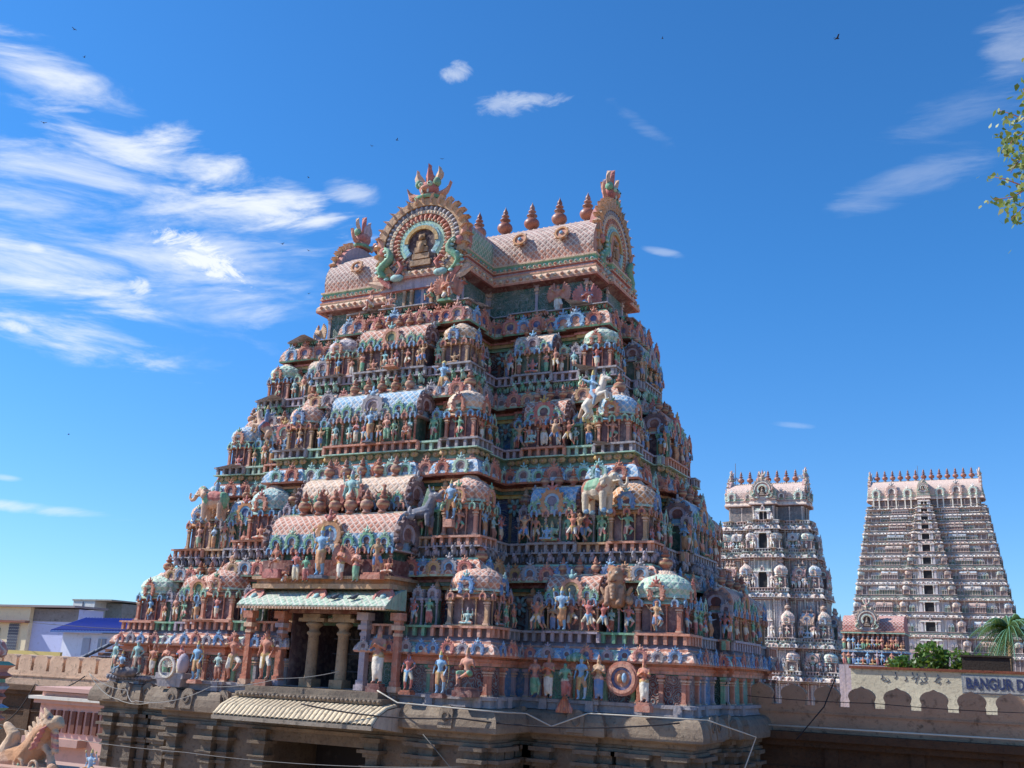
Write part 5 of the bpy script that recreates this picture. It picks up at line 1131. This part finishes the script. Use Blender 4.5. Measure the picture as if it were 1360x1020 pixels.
# ================================================================ PARAPET WALLS with arched merlons
def ogee(w,h,n=7):
    P=[(-w*.46,0),(w*.46,0),(w*.46,h*.22),(w*.44,h*.3),(w*.48,h*.42),(w*.5,h*.52)]
    for k in range(1,n): a=PI/2*k/n; P.append((w*.5*math.cos(a)**.9*(1-.05*k/n),h*.52+h*.40*math.sin(a)))
    P.append((0,h)); L=[(-x,z) for x,z in P[2:-1]][::-1]; return P+L
def parapet(name,x0,x1,Y,zt,mh,sp,shape,label,colr,ledge,zb,thick=.35,skew=0.,xs=None):
    r=empty(name,((x0+x1)/2,Y,-9)); tag(r,label,'wall')
    b=MB(); b.box(x0,x1,Y,Y+thick,zb,zt-mh,colr,PLAS); b.box(x0,x1,Y-.05,Y+thick+.05,zt-mh-.32,zt-mh-.26,colr*.95,PLAS); emit('wall_band',b,r)
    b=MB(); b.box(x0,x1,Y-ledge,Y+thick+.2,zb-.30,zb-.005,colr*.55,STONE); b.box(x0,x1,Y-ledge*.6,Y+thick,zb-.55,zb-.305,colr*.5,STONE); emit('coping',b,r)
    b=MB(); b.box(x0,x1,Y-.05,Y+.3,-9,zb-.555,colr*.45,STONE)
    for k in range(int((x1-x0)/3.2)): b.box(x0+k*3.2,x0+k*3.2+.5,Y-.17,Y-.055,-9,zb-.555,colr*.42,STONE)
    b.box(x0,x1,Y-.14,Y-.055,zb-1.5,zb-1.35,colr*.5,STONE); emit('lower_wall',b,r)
    k=0; x=x0+sp*.5
    P=shape(sp*(.76 if shape is ogee else .88),mh); me=MB(); me.prism(P,0,thick,colr,PLAS); mm=me.mesh('merlon')
    while x<x1-.1:
        emit('merlon',mm,r,Matrix.Translation((x,Y,zt-mh))); x+=sp
    return r
def roundrect(w,h): 
    P=[(-w*.46,0),(w*.46,0),(w*.48,h*.55)]
    for k in range(1,6): a=PI/2*k/6; P.append((w*.48*math.cos(a)**.6,h*.6+h*.4*math.sin(a)**.8))
    P.append((0,h)); L=[(-x,z) for x,z in P[2:-1]][::-1]; return P+L
TAN=np.array([.66,.42,.29])
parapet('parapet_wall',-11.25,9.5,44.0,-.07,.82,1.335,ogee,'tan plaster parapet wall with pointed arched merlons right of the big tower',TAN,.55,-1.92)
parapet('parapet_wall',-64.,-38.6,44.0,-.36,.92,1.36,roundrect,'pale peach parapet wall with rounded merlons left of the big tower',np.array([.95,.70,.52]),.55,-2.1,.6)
# ================================================================ CREAM BUILDING WITH PAINTED NAME
r=empty('cream_building',(0,80,-9)); tag(r,'long cream plaster building wall with a painted name board behind the merlons','building')
b=MB(); b.box(-12.6,22,80,92,-9,1.12,np.array([1.,.98,.78]),PLAS); emit('wall',b,r)
b=MB(); b.box(-12.7,22.1,79.85,92.1,1.125,1.3,C['terra']*.9,PLAS); emit('coping',b,r)
b=MB(); b.box(-5.2,9.5,79.93,79.995,-.28,.95,np.array([.42,.50,.60]),PLAS); b.box(-5.1,9.4,79.9,79.925,-.2,.87,np.array([.60,.66,.70]),PLAS); emit('name_board',b,r)
b=MB(); rr=random.Random(3)
for k in range(16): 
    x=-12+rr.random()*6; z=.25+rr.random()*.35; b.tube([(x,79.985,z),(x+.05+.2*rr.random(),79.985,z+.1),(x+.1,79.985,z+.35*rr.random()+.1)],.035,5,C['slate']*.7,PLAIN)
emit('faded_lettering',b,r,kind='stuff')
fc=bpy.data.curves.new('t','FONT'); fc.body='BANGUR DH'; fc.size=1.02; fc.offset=.03; fc.extrude=.01; fc.space_character=1.06; fo=bpy.data.objects.new('t',fc); COL.objects.link(fo)
tm=bpy.data.meshes.new_from_object(fo.evaluated_get(bpy.context.evaluated_depsgraph_get())); bpy.data.objects.remove(fo); tm.name='lettering'
mT,t=newmat('navy_lettering'); n_=t.noise(geo(t),9,5,.7); finish(t,t.mix(t.m('MULTIPLY',t.ss(n_,.5,.7),.5),(.02,.035,.11,1),(.25,.27,.3,1)),.8); tm.materials.clear(); tm.materials.append(mT)
Mx=Matrix.Translation((-4.95,79.87,.06))@Matrix.Rotation(PI/2,4,'X')@Matrix.Diagonal((.68,1.0,1,1))
emit('lettering',tm,r,Mx)
# ================================================================ PLANTS
def leafcloud(cen,rad,n,ls,cols,mb,rg,flat=1.):
    for k in range(n):
        v=rg.normal(size=3); v/=np.linalg.norm(v); p=np.array(cen)+v*np.array(rad)*rg.uniform(.35,1)**.6; d=rg.normal(size=3); d/=np.linalg.norm(d); e=np.cross(d,rg.normal(size=3)); e/=np.linalg.norm(e)+1e-9
        l=ls*rg.uniform(.6,1.3); mb.add([p-d*l*.5,p+e*l*.28,p+d*l*.5,p-e*l*.28],[[0,1,2,3]],np.array(cols[rg.integers(len(cols))]),LEAF)
G1=[(.10,.22,.035),(.07,.17,.03),(.15,.27,.05),(.05,.12,.02)]
g1=np.random.default_rng(3)
r=empty('creeper_bush',(-5.6,86,-9)); tag(r,'bright green leafy bush rising behind the cream building beside the grey tank','bush')
b=MB(); 
for c_,rd,n in (((-9.6,86,1.6),(1.4,1,.7),260),((-7.6,86,2.4),(1.3,1,.9),340),((-6.,86,2.0),(1.4,1,.9),320),((-4.2,86,1.8),(1.3,1,.8),300),((-8.4,86,1.3),(2.4,1,.6),260)): leafcloud(c_,rd,n,.42,G1,b,g1)
emit('foliage',b,r); b=MB(); b.tube([(-6,86,-9),(-6.3,86,-2),(-6.8,86,1.6)],[.2,.15,.06],7,C['rust'],PLAIN); b.tube([(-6.3,86,-1),(-8.2,86,.8),(-9.2,86,1.4)],[.1,.07,.04],6,C['rust'],PLAIN); emit('trunk',b,r)
b=MB(); b.box(-5.35,-2.2,84,86,-9,2.3,np.array([.17,.16,.15]),STONE); b.box(-5.45,-2.1,83.9,86.1,2.305,2.42,np.array([.2,.19,.18]),STONE); o=emit('water_tank',b); tag(o,'plain dark grey concrete tank block beside the green bush','tank')
def palm(x,Y,zc,h,label,ln=3.1,nf=46):
    r=empty('palm_tree',(x,Y,zc-h)); tag(r,label,'palm tree')
    b=MB(); b.tube([(x-.5,Y,zc-h),(x-.35,Y,zc-h*.5),(x,Y,zc)],[.26,.2,.16],9,C['tan']*.5,PLAIN); emit('trunk',b,r)
    for k in range(nf):
        az=k*2.4; el=R_(-35+115*((k*7)%nf)/nf); L=ln*g1.uniform(.8,1.15); f=MB(); P=[]
        for q in range(9):
            t_=q/8; P.append(np.array([x+L*t_*math.cos(az)*math.cos(el),Y+L*t_*math.sin(az)*math.cos(el),zc+L*(t_*math.sin(el)-.75*t_*t_)]))
        f.tube(P,[.04]*5+[.02]*4,4,C['green']*.8,PLAIN); side=np.array([-math.sin(az),math.cos(az),0])
        for q in range(1,22):
            t_=q/22; i=min(7,int(t_*8)); p=P[i]+(P[i+1]-P[i])*(t_*8-i); ll=L*.27*math.sin(PI*min(.97,t_*.82+.14))
            for s_ in(-1,1):
                tip=p+side*s_*ll*.75+np.array([0,0,-ll*.62])+(P[i+1]-P[i])*.6; w_=(P[i+1]-P[i]); w_=w_/np.linalg.norm(w_)*.034*L/2.6
                f.add([p-w_,p+w_,tip],[[0,1,2]],np.array([(.035,.09,.015),(.06,.13,.02),(.12,.17,.035)][(q+k)%3]),LEAF)
        emit('frond',f,r)
palm(-2.1,88,4.6,13.6,'coconut palm with drooping fronds at the right edge above the cream building')
# tree tips at the far left
r=empty('tree',(-97,70,-9)); tag(r,'green treetop at the left edge behind the cream house','tree'); b=MB(); 
for c_,rd,n in (((-98,70,5.0),(2.6,2,1.5),700),((-95.6,70,4.6),(1.4,1.5,.9),300),((-99,70,3.2),(3,2,1.6),500)): leafcloud(c_,rd,n,.5,G1[:2]+[(.04,.09,.02)],b,g1)
emit('crown',b,r); b=MB(); b.tube([(-97,70,-9),(-97.5,70,0),(-98,70,4)],[.5,.35,.1],8,C['rust'],PLAIN); emit('trunk',b,r)
# overhanging tree, upper right (trunk stands outside the picture)
r=empty('leafy_tree',(4.6,8.8,-9)); tag(r,'thin reddish twigs with small yellow green leaves reaching in at the upper right edge','tree')
b=MB(); b.tube([(4.6,8.8,-9),(4.4,8.8,-2),(3.6,8.6,2),(2.6,8.4,4.2),(2.0,8.2,5.2)],[.28,.24,.16,.09,.05],9,C['terra']*.6,PLAIN)
tw_=[]; g2=np.random.default_rng(11)
def P8(x,y,d=8.): w_=wray(x,y); return w_*(d/w_[1])
limbs=[[(2.6,8.4,4.2),P8(1400,235),P8(1368,162),P8(1345,152),P8(1326,146)],[(2.6,8.4,4.2),P8(1410,270),P8(1362,248),P8(1335,238),P8(1316,234)],[(2.6,8.4,4.2),P8(1400,262),P8(1362,252),P8(1345,262),P8(1318,265)],[(2.6,8.4,4.2),P8(1395,190),P8(1362,176),P8(1345,185),P8(1338,200)],[(2.6,8.4,4.2),P8(1400,215),P8(1362,205),P8(1348,220),P8(1342,230)],[(2.6,8.4,4.2),P8(1392,285),P8(1365,270),P8(1352,283),P8(1342,292)],[(2.6,8.4,4.2),P8(1400,160),P8(1372,130),P8(1362,125),P8(1358,118)]]
for L in limbs: b.tube([np.array(p) for p in L],[.03,.012,.006,.004,.002],5,C['terra']*.8,PLAIN)
emit('trunk',b,r)
b=MB(); LC=[(.20,.27,.05),(.30,.34,.08),(.12,.19,.04),(.24,.30,.10),(.42,.42,.20)]
def leaf(p,l):
    d=g2.normal(size=3)+np.array([0,0,-.9]); d/=np.linalg.norm(d); e=np.cross(d,g2.normal(size=3)); e/=np.linalg.norm(e); n=np.cross(d,e)
    b.add([p,p+d*l*.35+e*l*.36,p+d*l*.75+e*l*.25,p+d*l*1.15,p+d*l*.75-e*l*.25,p+d*l*.35-e*l*.36],[[0,1,2,3,4,5]],np.array(LC[g2.integers(5)]),LEAF)
for cx_,cy_,sx_,sy_,n in ((1341,158,5,4,16),(1338,182,7,11,34),(1347,176,12,16,52),(1337,197,5,5,16),(1351,205,9,10,36),(1352,223,8,9,34),(1318,234,6,3,8),(1336,240,8,4,9),(1314,266,4,5,9),(1335,268,7,4,12),(1347,266,8,6,30),(1336,280,7,7,14),(1352,288,7,6,24),(1360,240,6,30,40),(1362,190,6,40,60),(1324,146,3,2,4),(1360,122,3,8,8),(1380,200,14,60,160),(1400,250,14,50,160),(1400,140,14,40,120)):
    for k in range(n): leaf(P8(cx_+g2.normal()*sx_,cy_+g2.normal()*sy_,8+g2.normal()*.25),.044*g2.uniform(.7,1.25))
emit('leaves',b,r)
# ================================================================ LEFT SIDE HOUSES
r=empty('cream_house',(-84,60,-9)); tag(r,'cream and blue house with a patterned vent screen at the left edge','house')
# front wall faces the camera side: corner at x=-78
b=MB(); b.box(-92,-78.1,62,65,-9,3.45,np.array([.80,.68,.44]),PLAIN); emit('wall',b,r)
b=MB(); b.box(-78.095,-72.6,62.4,65,-9,3.35,np.array([.50,.54,.78]),PLAIN); b.box(-78.09,-72.6,62.35,62.395,2.3,3.35,np.array([.35,.36,.40]),PLAS); emit('blue_wall',b,r)
b=MB(); b.box(-92.3,-72.3,61.6,65.2,3.455,3.62,np.array([.28,.24,.24]),PLAIN); b.box(-92.2,-78.0,61.5,62,2.1,2.3,C['rust'],PLAIN); emit('roof_slab',b,r)
b=MB(); b.box(-80.4,-79.1,61.9,61.995,-.3,2.05,C['white']*.75,PLAIN)
for i in range(5):
    for j in range(9): b.band(.06,.115,0,360,61.85,61.9,C['slate'],8,-.1+j*.25,-80.25+i*.26,1.,PLAIN)
emit('vent_screen',b,r); b=MB(); b.box(-83.2,-81.6,61.9,61.995,-.5,1.6,C['black'],PLAIN); emit('window',b,r)
r=empty('white_building',(-86,75,-9)); tag(r,'white box shaped building with weathered walls behind the blue roof','building')
b=MB(); b.box(-88.3,-85.2,75,84,-9,4.9,np.array([.70,.70,.66]),PLAIN); b.box(-85.195,-82.9,76.5,84,-9,4.75,np.array([.42,.43,.42]),PLAS); b.box(-88.4,-82.8,74.9,84.1,4.905,5.05,np.array([.5,.5,.48]),PLAS); emit('wall',b,r)
b=MB(); b.box(-86.9,-86.8,74.93,74.99,1,4.8,C['slate'],PLAIN); b.box(-88.3,-82.9,74.92,74.99,3.0,3.1,C['grey'],PLAIN); emit('drain_pipe',b,r)
r=empty('blue_roofed_house',(-68,58,-9)); tag(r,'pale lavender house under a bright blue sheet roof','house')
b=MB(); b.box(-69.6,-60.5,58.6,62,-9,1.35,np.array([.78,.80,.90]),PLAIN); b.box(-61.9,-60.4,58.4,58.59,-9,1.9,np.array([.25,.25,.27]),PLAS); emit('wall',b,r)
b=MB(); V=[(-70.3,57.9,1.45),(-60.4,57.9,1.55),(-60.4,61.2,2.6),(-70.3,61.2,2.6)]; V+= [(x,y,z-.12) for x,y,z in V]; b.add(V,[[0,1,2,3],[7,6,5,4],[0,4,5,1],[1,5,6,2],[2,6,7,3],[3,7,4,0]],np.array([.05,.13,.38]),PLAIN)
for k in range(30): b.tube([(-70.2+k*.336,57.9,1.48+.004*k),(-70.2+k*.336,61.2,2.63)],.05,5,np.array([.02,.06,.38]),PLAIN)
emit('roof',b,r)
b=MB(); b.box(-67.2,-66.4,58.5,58.595,-.95,.95,np.array([.45,.47,.55]),PLAIN); emit('door',b,r); b=MB(); b.box(-65.5,-64.7,58.5,58.595,.15,.95,np.array([.35,.38,.45]),PLAIN); b.box(-65.14,-65.06,58.46,58.5,.15,.95,C['white'],PLAIN); emit('window',b,r)
r=empty('yellow_railing',(-68,55,-9)); tag(r,'yellow and white railing below the lavender house','railing')
b=MB(); b.box(-74.5,-65.2,54.9,55.1,-.55,-.18,C['yellow']*1.1,PLAIN); b.box(-74.5,-65.2,54.95,55.1,-2.5,-1.25,C['white'],PLAIN); emit('top_band',b,r)
for k in range(8): b=MB(); b.box(-74.3+k*1.25,-73.9+k*1.25,54.93,55.07,-1.25,-.55,C['white'],PLAIN); emit('post',b,r)
b=MB(); b.box(-57.5,-45,49.5,54,-9,-.75,np.array([.25,.1,.06]),PLAIN)
for k in range(12):
    b.tube([(-57.2+k*.62,49.4,-.7+k*.24),(-56.58+k*.62,49.4,-.7+(k+1)*.24)],.12,6,C['slate'],PLAIN)
    b.box(-56.6+k*.62,-45.,49.6,54,-.75+k*.24,-.75+(k+.85)*.24,np.array([.30,.13,.08]),PLAIN)
o=emit('stepped_brick_ramp',b); tag(o,'reddish brick stepped ramp rising towards the tower behind the left merlons','ramp')
def spike(x,y,z,h,tilt,label):
    b=MB(); b.lathe([(.16,0),(.16,.06),(.05,.1),(.05,.35),(.14,.42),(.16,.5),(.1,.58),(.04,.62),(.09,.68),(.03,.8),(.005,1)],8,col=C['black']*1.5,mat=PLAIN); tag(emit('roof_spike',b,None,Mt(x,y,z,0,(h,h,h),0,tilt)),label,'finial',None)
spike(-51.2,46.5,-1.3,1.15,0,'dark metal spike behind the left merlons, leftmost of three'); spike(-49.6,46.5,-1.3,1.75,.12,'tall dark metal spike behind the left merlons, tallest of three'); spike(-48.7,46.5,-1.3,1.2,.5,'leaning dark metal spike behind the left merlons')
# small pink building with a slotted vent
r=empty('vent_house',(-44,38,-9)); tag(r,'small pink plaster block with a row of vertical vent slots under a white ledge','building')
b=MB(); PK=np.array([.70,.42,.34]); b.box(-46.2,-40.3,38.2,42,-9,-2.1,PK,PLAIN); emit('wall',b,r)
b=MB(); b.box(-46.6,-40.,37.7,42,-2.45,-2.3,C['white'],PLAIN); b.box(-46.4,-40.2,37.9,42,-2.65,-2.455,PK*.9,PLAIN); b.box(-46.3,-40.2,37.8,42,-2.05,-1.85,PK*.85,PLAIN); b.box(-46.5,-42.5,37.6,38.19,-4.6,-4.25,PK*.8,PLAIN); emit('cornice',b,r)
for k in range(8): b=MB(); b.box(-45.3+k*.52,-45.02+k*.52,38.1,38.195,-4.0,-2.95,C['rust']*.7,PLAIN); emit('vent_slot',b,r)
# sculpted guardian beast on the near parapet, lower left
bz=-1.9
H=[]; a=H.append; ox,oy=-14.1,12.0
CR=[np.array([.48,.23,.10]),np.array([.60,.40,.24]),C['rose'],C['green']*.9,C['slate']]
a(((-.95,0,-.28),.34,(-.45,0,-.22),.30,0)); a(((-.5,0,-.2),.32,(-.3,0,.02),.28,0)); a(((-.3,0,.02),.28,(-.18,0,.25),.24,0)); a(((-.18,0,.25),.24,(-.02,0,.42),.19,0)); a(((-.02,0,.45),.19,(.16,0,.5),.14,1)); a(((.16,0,.52),.13,(.27,0,.47),.08,1))
for k in range(5): a(((.12+.03*k,-.02,.36-.09*k),.075,(.25+.02*k,-.05,.33-.09*k),.045,2 if k%2 else 1))
for k in range(6): a(((-.45+.09*k,-.1,.18+.09*k),.07,(-.58+.09*k,-.1,.3+.09*k),.03,1))
for k in range(5): a(((-.2+.05*k,-.24,.0+.09*k),.03,(-.08+.04*k,-.2,.06+.09*k),.025,2))
a(((-.9,-.1,.2),.12,(-1.0,-.1,-.1),.2,1)); a(((-.9,-.1,.2),.12,(-1.15,-.1,.38),.08,1)); a(((-.1,-.05,.1),.07,(.16,-.05,-.1),.06,1)); a(((.16,-.05,-.1),.07,(.25,-.05,-.32),.09,1)); a(((.35,-.1,-.35),.12,(.55,-.1,-.5),.1,0)); a(((-.3,0,-.5),.3,(.3,0,-.55),.22,0))
for cx_,cz_ in((-.45,-.32),(-.02,-.33),(-.95,-.3)):
    for k in range(11): t_=k*.62; rr_=.15-.011*k; a(((cx_+rr_*math.cos(t_),-.28,cz_+rr_*math.sin(t_)),.03,(cx_+(rr_-.011)*math.cos(t_+.62),-.28,cz_+(rr_-.011)*math.sin(t_+.62)),.03,1 if k<6 else 3))
a(((.04,-.11,.6),.035,(.05,-.12,.6),.035,4))
ms_,_=caps_mesh(H,'beast_sculpture',.022,[CR]); o=emit('beast_sculpture',ms_[0],None,Mt(ox-.1,oy,-1.52,0,.8)); tag(o,'large cream and orange scrolled beast sculpture in the lower left foreground','sculpture')
b=MB(); b.box(-18,-12.9,11.6,12.6,-9,-1.9,np.array([.55,.35,.28]),PLAIN); b.box(-18,-12.8,11.5,12.7,-1.895,-1.78,np.array([.5,.3,.22]),PLAIN); o=emit('near_parapet',b); tag(o,'low pinkish parapet carrying the scrolled beast sculpture','wall')
# small seated figure beside it
statue(0,0,0,0,0,.6,'small seated pink figure beside the scrolled beast sculpture',0,mesh=FIG['seat'][1]).matrix_world=Matrix.Translation((-13.15,11.95,-1.78))@Matrix.Diagonal((.55,.55,.55,1))
# painted turret at the left edge
r=empty('painted_turret',(-18.45,14,-9)); tag(r,'slim painted turret of pink and green mouldings cut off by the left edge','turret')
b=MB(); TC=[C['rose'],C['green'],C['salmon'],C['sky'],C['maroon'],C['pink']]; pr=[(.38,-9,C['rust'])]; z=-2.6; k=0
pr.append((.38,-2.7))
while z<-.25:
    pr+= [(.28+.07*((k*37)%5)/5,z,TC[k%6]),(.34+.08*((k*53)%4)/4,z+.06,TC[(k+2)%6]),(.29,z+.13,TC[(k+4)%6])]; z+=.2; k+=1
b.lathe(pr,16,-18.62,14,0,col=C['rose'],smooth=False,sq=.7); emit('shaft',b,r)
b=MB(); b.lathe([(.22,0),(.3,.05),(.31,.15),(.24,.3),(.1,.38),(.03,.42)],12,-18.62,14,-.2,col=C['rose'],mat=SC,smooth=False,sq=.3); emit('dome',b,r)
for k in range(5): emit('figure',FIG[['seat','pray','dance','seat','lady'][k]][k%5],r,Matrix.Translation((-18.45,13.6,-2.6+k*.45))@Matrix.Diagonal((.3,.3,.3,1)))
# ================================================================ SMALL SHRINE between the far towers
sh=Tower('painted_shrine',(-12.75,95,-9),1,.62,1.3); sh.T=Matrix.Translation((-12.75,95,1.25)); tag(sh.root,'small colourful temple hall with red barrel roof and blue horseshoe arch before the tallest tower','shrine')
b=MB(); b.box(-2.5,2.5,-1.6,1.6,-10,3.1,C['plum'])
for k in range(13):
    b.merge(T_PIL,Mt(-2.4+k*.4,-1.7,1.55,0,(.16,.16,1.4)),[C['pink'],C['white']]); 
for z,cn in((1.4,'sky'),(1.5,'white'),(2.95,'mint'),(3.08,'pink')): b.box(-2.6,2.6,-1.95,1.7,z,z+.1,C[cn])
m=MB(); m.merge(b,np.array(sh.T)); emit('hall',m,sh.root)
rr=random.Random(8)
for k in range(26):
    kk=rr.choice(['stand','pray','four','dance','seat','lady']); m=MB(); sh.req.setdefault('figure',[]).append(('f',FLO[kk],sh.T@Mt(-2.35+(k%13)*.385,-1.95-.35*(k//13),1.6 if k<13 else .35,0,1.15),[C[q] for q in(rr.choice(['salmon','sky','pink','orange','lav']),rr.choice(['white','blue','rose','green']),'ochre','terra','rust')],100))
sh.flush()
b=MB(); b.box(-2.6,2.6,-2.2,-1.4,.8,.95,C['sky']); b.box(-2.7,2.7,-2.9,-1.4,-10,.33,C['lav']); m=MB(); m.merge(b,np.array(sh.T)); emit('plinth',m,sh.root)
b=MB(); barrel(b,-2.5,2.5,arc_prof(1.5,1.35,3.2,12,1.1),C['rose'],SC); m=MB(); m.merge(b,np.array(sh.T)); ro=emit('barrel_roof',m,sh.root)
great_arch(sh,sh.T@Mt(-.4,-1.75,4.1),1.05,.3,ro)
# ================================================================ CABLES, PIPES
def cable(pts,r,col,label,name='cable',n=14,sag=0.):
    P=[np.array(p,float) for p in pts]; Q=[]
    for i in range(len(P)-1):
        for k in range(n if i<len(P)-2 else n+1):
            t_=k/n; q_=P[i]*(1-t_)+P[i+1]*t_; q_=q_-np.array([0,0,sag*4*t_*(1-t_)*np.linalg.norm(P[i+1]-P[i])]); Q.append(q_)
    b=MB(); b.tube(Q,r,6,np.asarray(col),PLAIN); return tag(emit(name,b),label,name)
L=lambda x,y,z:(x-25,y+43.7,z)
wp=C['white']*.9; dk=C['black']*1.6; gr=np.array([.35,.34,.32])
cable([L(3.2,-11.2,-.95),L(4.2,-11.35,-1.32),L(8.25,-11.3,-1.42),L(8.3,-9.2,-1.5),L(9.1,-8.75,-1.9),L(10.5,-8.75,-1.38),L(14.8,-8.75,-1.36)],.026,wp*.8,'white pipe running along the stone cornice under the painted storey','pipe',4)
cable([L(14.8,-8.75,-1.36),L(15.9,-6.6,-1.9),L(15.2,-7.2,-4.)],.022,wp*.8,'white pipe slanting down from the right end of the stone cornice','pipe',4)
cable([(-11.2,43.4,-1.72),(10,43.4,-1.66)],.035,wp*.9,'white pipe along the coping of the right parapet wall','pipe',4)
cable([L(-14.2,-8.9,-1.0),L(-11.5,-9.1,-1.6),L(-8.6,-11.3,-1.9),L(-4.2,-11.8,-1.15)],.014,gr*.8,'grey cable looping below the left row of statues','cable',14,.06)
cable([L(-14.2,-8.9,-1.0),L(-11.8,-9.3,-2.0),L(-8.6,-9.6,-1.75)],.018,wp*.5,'pale cable bundle hanging from the left corner of the cornice','cable',14,.08)
cable([L(-4.2,-11.8,-1.15),L(-1.,-11.6,-.7),L(1.2,-10.9,-.35)],.013,gr*.8,'thin grey cable rising past the porch pillars','cable',10,.03)
cable([L(1.2,-13.0,-1.5),L(6.8,-11.4,-1.7),L(13.9,-8.9,-1.5)],.03,dk,'black cable draped over the stone cornice','cable',16,.03)
cable([L(-18,-12,-3.0),L(-4,-13,-3.5),L(8,-13,-3.1)],.011,gr*.6,'thin wire crossing in front of the dark stone base','cable',16,.015)
cable([L(5.5,-11.6,-2.3),L(8.6,-11.5,-5.)],.018,gr*.25,'thin wire slanting down the shaded stone base','cable',6)
cable([(-11.2,43.3,-.62),(-6,43.3,-.68),(0,43.3,-.72),(8,43.3,-.6)],.016,dk,'thin black wire strung across the pointed merlons','cable',10,.01)
cable([(-7.4,43.3,.25),(-7.9,43.3,-.9),(-9.0,43.2,-2.2)],.025,dk,'black cable falling over the right parapet wall','cable',8,.0)
cable([(-49,43.2,-1.4),(-53,43.2,-2.0),(-55,43.2,-4.2)],.035,dk,'thick black cable sagging down the left parapet wall','cable',10,.12)
cable([(-90,58,2.6),(-70,54,2.0),(-39,42,1.2)],.02,dk,'thin wire crossing before the left houses','cable',16,.004)
# ================================================================ BIRDS
def bird(x,y,d,s,label,rz_=0.):
    w_=wray(x,y); p=w_*d; b=MB(); b.ell((0,0,0),(.16*s,.055*s,.05*s),C['black']*2,6,4,PLAIN)
    for q in(-1,1): b.add([(.06*s,0,0),(-.06*s,0,0),(-.08*s,q*.3*s,.1*s),(.0,q*.34*s,.12*s)],[[0,1,2,3]],C['black']*2,PLAIN)
    b.add([(-.12*s,0,.01),(-.24*s,.05*s,0),(-.24*s,-.05*s,0)],[[0,1,2]],C['black']*2,PLAIN)
    M=Matrix.Translation(p)@Matrix.Rotation(rz_,4,'Z'); tag(emit('bird',b,None,M),label,'bird','birds flying in the blue sky')
for k,(x,y) in enumerate(((99,39),(112,76),(494,194),(527,186),(587,211),(410,236),(375,324),(410,333),(91,577),(58,163),(880,51),(410,390))):
    bird(x,y,70,.42 if k%3 else .55,'tiny black bird flying in the open blue sky around the towers',k*1.3)
bird(1112,51,45,.62,'larger bird high in the empty sky at the upper right',.6)
for x,lab in((1.05,'dark pigeon on the porch eave, nearer the middle'),(1.95,'dark pigeon on the porch eave, nearer its right end')):
    b=MB(); b.ell((0,0,.1),(.15,.075,.08),C['slate']*.5,8,6,PLAIN,Rm=Matrix.Rotation(-.4,3,'Y')); b.ell((.13,0,.19),(.045,.04,.045),C['slate']*.6,7,5,PLAIN); b.tube([(-.1,0,.08),(-.26,0,.03)],[.05,.02],5,C['slate']*.4,PLAIN); b.tube([(.17,0,.19),(.2,0,.185)],[.012,.004],4,C['black'],PLAIN)
    for s_ in(-.025,.025): b.tube([(0,s_,.06),(.01,s_,-.0)],.008,4,C['terra'],PLAIN)
    tag(emit('pigeon',b,None,main.T@Mt(x,-11.35,2.28,.5)),lab,'pigeon')
print('faces',sum(len(o.data.polygons) for o in bpy.data.objects if o.type=='MESH'),'objects',len(bpy.data.objects))
